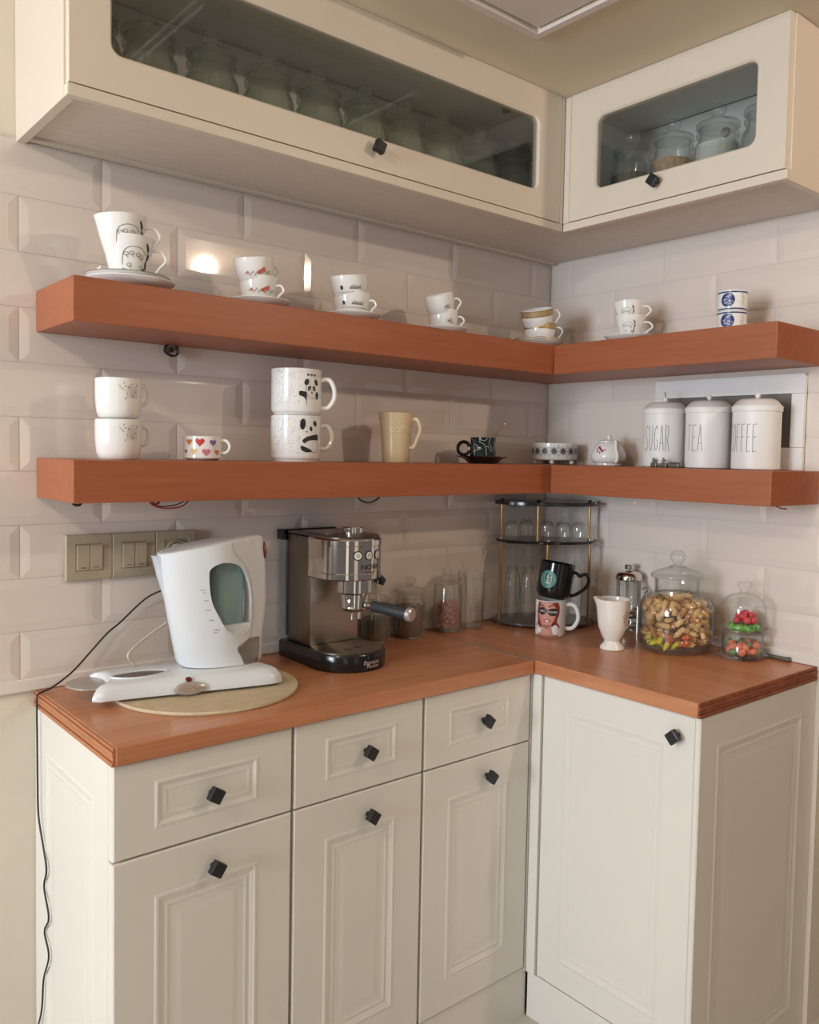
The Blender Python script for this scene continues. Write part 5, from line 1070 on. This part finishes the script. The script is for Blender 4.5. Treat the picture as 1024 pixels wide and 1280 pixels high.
# ================================================================= SWEET JARS
bj = (-0.133, -0.578)
t = thing('glass_jar', 'big wide clear jar with ball-topped lid, full of gold-wrapped toffees', 'jar', (bj[0], bj[1], H + 0.0006))
ob('body', lathe([(0, 0.003), (0.070, 0.0), (0.082, 0.004), (0.0915, 0.016), (0.0945, 0.032), (0.0945, 0.108), (0.0915, 0.124), (0.083, 0.137), (0.068, 0.145), (0.0565, 0.149), (0.055, 0.158), (0.0565, 0.182), (0.0585, 0.186), (0.0565, 0.188), (0.0540, 0.183), (0.0525, 0.158), (0.054, 0.147), (0.067, 0.1425), (0.081, 0.134), (0.089, 0.122), (0.092, 0.107), (0.092, 0.033), (0.089, 0.018), (0.080, 0.008), (0, 0.007)], 72), GLASS, t, True, 60)
ob('lid', lathe([(0, 0.187), (0.050, 0.187), (0.0585, 0.1888), (0.066, 0.1895), (0.0675, 0.1945), (0.064, 0.2005), (0.056, 0.203), (0.053, 0.2065), (0.046, 0.2085), (0.034, 0.2125), (0.025, 0.2145), (0.020, 0.2195), (0.0115, 0.2215), (0.0095, 0.2245), (0.0135, 0.2285), (0.0182, 0.2355), (0.0190, 0.2425), (0.0165, 0.2515), (0.0105, 0.2575), (0, 0.2600)], 64), GLASS, t, True, 60)
FOIL = mat('foil_gold', (230, 192, 138), 0.3, 0.05, noise=(60, 0.12), bump=(90, 0.3)); FOIL2 = mat('foil_brown', (190, 140, 90), 0.25, 0.1, noise=(60, 0.15), bump=(90, 0.3))
def mkcandy(m, L=0.0125, r=0.0070, tw=0.0040):
    def f():
        b = lathe([(0.0, -L - tw), (r * 0.50, -L - tw), (r * 0.28, -L * 0.95), (r * 0.92, -L * 0.86), (r, -L * 0.75), (r, L * 0.75), (r * 0.92, L * 0.86), (r * 0.28, L * 0.95), (r * 0.50, L + tw), (0, L + tw)], 9)
        for v in b.verts:
            if abs(v.co.z) > L: v.co.y *= 0.35; v.co.z += 0.0010 * math.sin(v.co.x * 900)
        bm = bmesh.new(); join(bm, b, Matrix.Rotation(PI / 2, 4, 'Y')); return ob('wrapped_sweet', bm, m, None, True, 35)
    return f
def injar(p):
    r = p.xy.length; z = p.z; lim = 0.080 if z < 0.110 else 0.076
    if z < 0.030: lim = 0.070
    if z < 0.020: lim = 0.060
    return r < lim and (r > 0.045 or z > 0.108)
P = pack(230, injar, 0.0136, (-0.082, -0.082, 0.0175), (0.082, 0.082, 0.128), 60000)
cdir = Vector((math.cos(thc(bj)), math.sin(thc(bj)))); rgt = Vector((-cdir.y, cdir.x))
bands = {'g': [], 'b': [], 'y': [], 'o': [], 'p': [], 'c': []}
for p in P:
    u = p.xy.dot(rgt)
    if p.z < 0.030 and u < 0.012: bands['y'].append(p)
    elif p.z < 0.046 and -0.030 < u < 0.030: bands[rn.choice('oop')].append(p)
    elif p.z < 0.046 and u < -0.03: bands['y' if p.z < 0.038 else 'g'].append(p)
    elif rn.random() < 0.30: bands['b'].append(p)
    else: bands['g'].append(p)
left = [p for p in bands['g'] if p.xy.dot(rgt) < -0.058 and p.z > 0.095]
if left: bands['c'] = [left[0]]; bands['g'].remove(left[0])
ctr = (bj[0], bj[1], H + 0.002)
scatter('wrapped_sweet', 'gold-wrapped toffee in the big wide jar', 'sweet', 'toffees in the big jar', mkcandy(FOIL), bands['g'], ctr)
scatter('wrapped_sweet', 'brown-gold wrapped toffee in the big wide jar', 'sweet', 'brown toffees in the big jar', mkcandy(FOIL2, 0.0115, 0.0068), bands['b'], ctr)
scatter('wrapped_sweet', 'yellow-green wrapped sweet at the bottom of the big jar', 'sweet', 'yellow sweets in the big jar', mkcandy(mat('foil_yellow', (206, 198, 58), 0.3, 0.2, noise=(70, 0.3), bump=(160, 0.5)), 0.011, 0.0066), bands['y'], ctr)
scatter('wrapped_sweet', 'orange wrapped sweet near the bottom of the big jar', 'sweet', 'orange sweets in the big jar', mkcandy(mat('foil_orange', (214, 112, 62), 0.3, 0.2, noise=(70, 0.2), bump=(160, 0.5)), 0.010, 0.0066), bands['o'], ctr)
scatter('wrapped_sweet', 'pink wrapped sweet near the bottom of the big jar', 'sweet', 'pink sweets in the big jar', mkcandy(mat('foil_pink', (206, 120, 112), 0.3, 0.2, noise=(70, 0.2), bump=(160, 0.5)), 0.010, 0.0062), bands['p'], ctr)
scatter('wrapped_sweet', 'single blue-green wrapped sweet at the left top of the big jar', 'sweet', None, mkcandy(mat('foil_teal', (70, 140, 150), 0.3, 0.2), 0.010, 0.0070), bands['c'], ctr)
P = pack(3, lambda p: p.xy.length < 0.035, 0.018, (-0.03, -0.03, 0.1405), (0.03, 0.03, 0.1425))
scatter('wrapped_sweet', 'gold toffee on top of the heap in the big jar neck', 'sweet', 'toffees in the jar neck', mkcandy(FOIL), P, ctr, 0.15)
# two-tier sweet jar
sj = (-0.071, -0.731)
t = thing('sweet_stand', 'small two-tier clear glass sweet jar with domed lid and knob', 'jar', (sj[0], sj[1], H + 0.0006))
ob('base_dish', lathe([(0, 0.003), (0.048, 0.0), (0.058, 0.004), (0.0605, 0.011), (0.0585, 0.014), (0.052, 0.017), (0.0500, 0.024), (0.0500, 0.062), (0.0485, 0.062), (0.0485, 0.022), (0.046, 0.0085), (0, 0.0075)], 56), GLASS, t, True, 60)
ob('upper_dish', lathe([(0, 0.0640), (0.042, 0.0632), (0.054, 0.0660), (0.0600, 0.0710), (0.0605, 0.0760), (0.0575, 0.0790), (0.0555, 0.0770), (0.050, 0.0705), (0.040, 0.0675), (0, 0.0675)], 56), GLASS, t, True, 60)
ob('dome_lid', lathe([(0.0520, 0.0785), (0.0535, 0.0785), (0.0545, 0.115), (0.0530, 0.132), (0.0460, 0.148), (0.0330, 0.158), (0.0150, 0.1625), (0.0100, 0.1660), (0.0095, 0.1720), (0.0165, 0.1800), (0.0185, 0.1870), (0.0150, 0.1905), (0, 0.1915), ], 56), GLASS, t, True, 60)
def mkball(m, s=(0.0085, 0.0085, 0.007)):
    def f():
        b = bmesh.new(); bmesh.ops.create_icosphere(b, subdivisions=2, radius=1); r2 = random.Random(2)
        for v in b.verts: v.co = Vector((v.co.x * s[0], v.co.y * s[1], v.co.z * s[2])) * r2.uniform(0.9, 1.1)
        return ob('wrapped_sweet', b, m, None, True, 60)
    return f
RED1 = mat('sweet_red', (200, 54, 66), 0.25, noise=(70, 0.3), bump=(160, 0.4)); GRN = mat('sweet_green', (106, 168, 74), 0.25, noise=(70, 0.4), bump=(160, 0.4)); ORG = mat('sweet_coral', (230, 128, 98), 0.35, noise=(70, 0.2)); DGN = mat('sweet_dark_green', (104, 150, 104), 0.35)
ctr = (sj[0], sj[1], H + 0.0012)
P = pack(12, lambda p: 0.012 < p.xy.length < 0.033, 0.016, (-0.035, -0.035, 0.078), (0.035, 0.035, 0.0785)); scatter('s', 'green wrapped sweet on the upper tier of the two-tier jar', 'sweet', 'green sweets on the upper tier', mkcandy(GRN, 0.010, 0.0088, 0.005), P, ctr, 0.2)
P = pack(9, lambda p: p.xy.length < 0.024, 0.0145, (-0.024, -0.024, 0.094), (0.024, 0.024, 0.113)); scatter('s', 'red wrapped sweet piled on the upper tier of the two-tier jar', 'sweet', 'red sweets on the upper tier', mkball(RED1, (0.0105, 0.0100, 0.0085)), P, ctr)
P = pack(30, lambda p: p.xy.length < 0.037, 0.0150, (-0.038, -0.038, 0.0175), (0.038, 0.038, 0.034)); scatter('s', 'coral jelly sweet in the lower tier of the two-tier jar', 'sweet', 'coral sweets in the lower tier', mkball(ORG, (0.0105, 0.0105, 0.0085)), P[:21], ctr)
scatter('s', 'green jelly sweet in the lower tier of the two-tier jar', 'sweet', 'green sweets in the lower tier', mkball(DGN, (0.0105, 0.0105, 0.0085)), P[21:], ctr)
# small metal tube by the upstand
b = bmesh.new(); join(b, lathe([(0, 0), (0.0048, 0), (0.0048, 0.118), (0.0062, 0.119), (0.0062, 0.125), (0, 0.125)], 16), Matrix.Translation((-0.0215, -0.705, H + 0.0068)) @ Matrix.Rotation(PI / 2, 4, 'X'))
tag(ob('metal_tube', b, PEWTER, None, True, 30), 'thin grey metal tube lying against the right wall behind the sweet jar', 'tube')
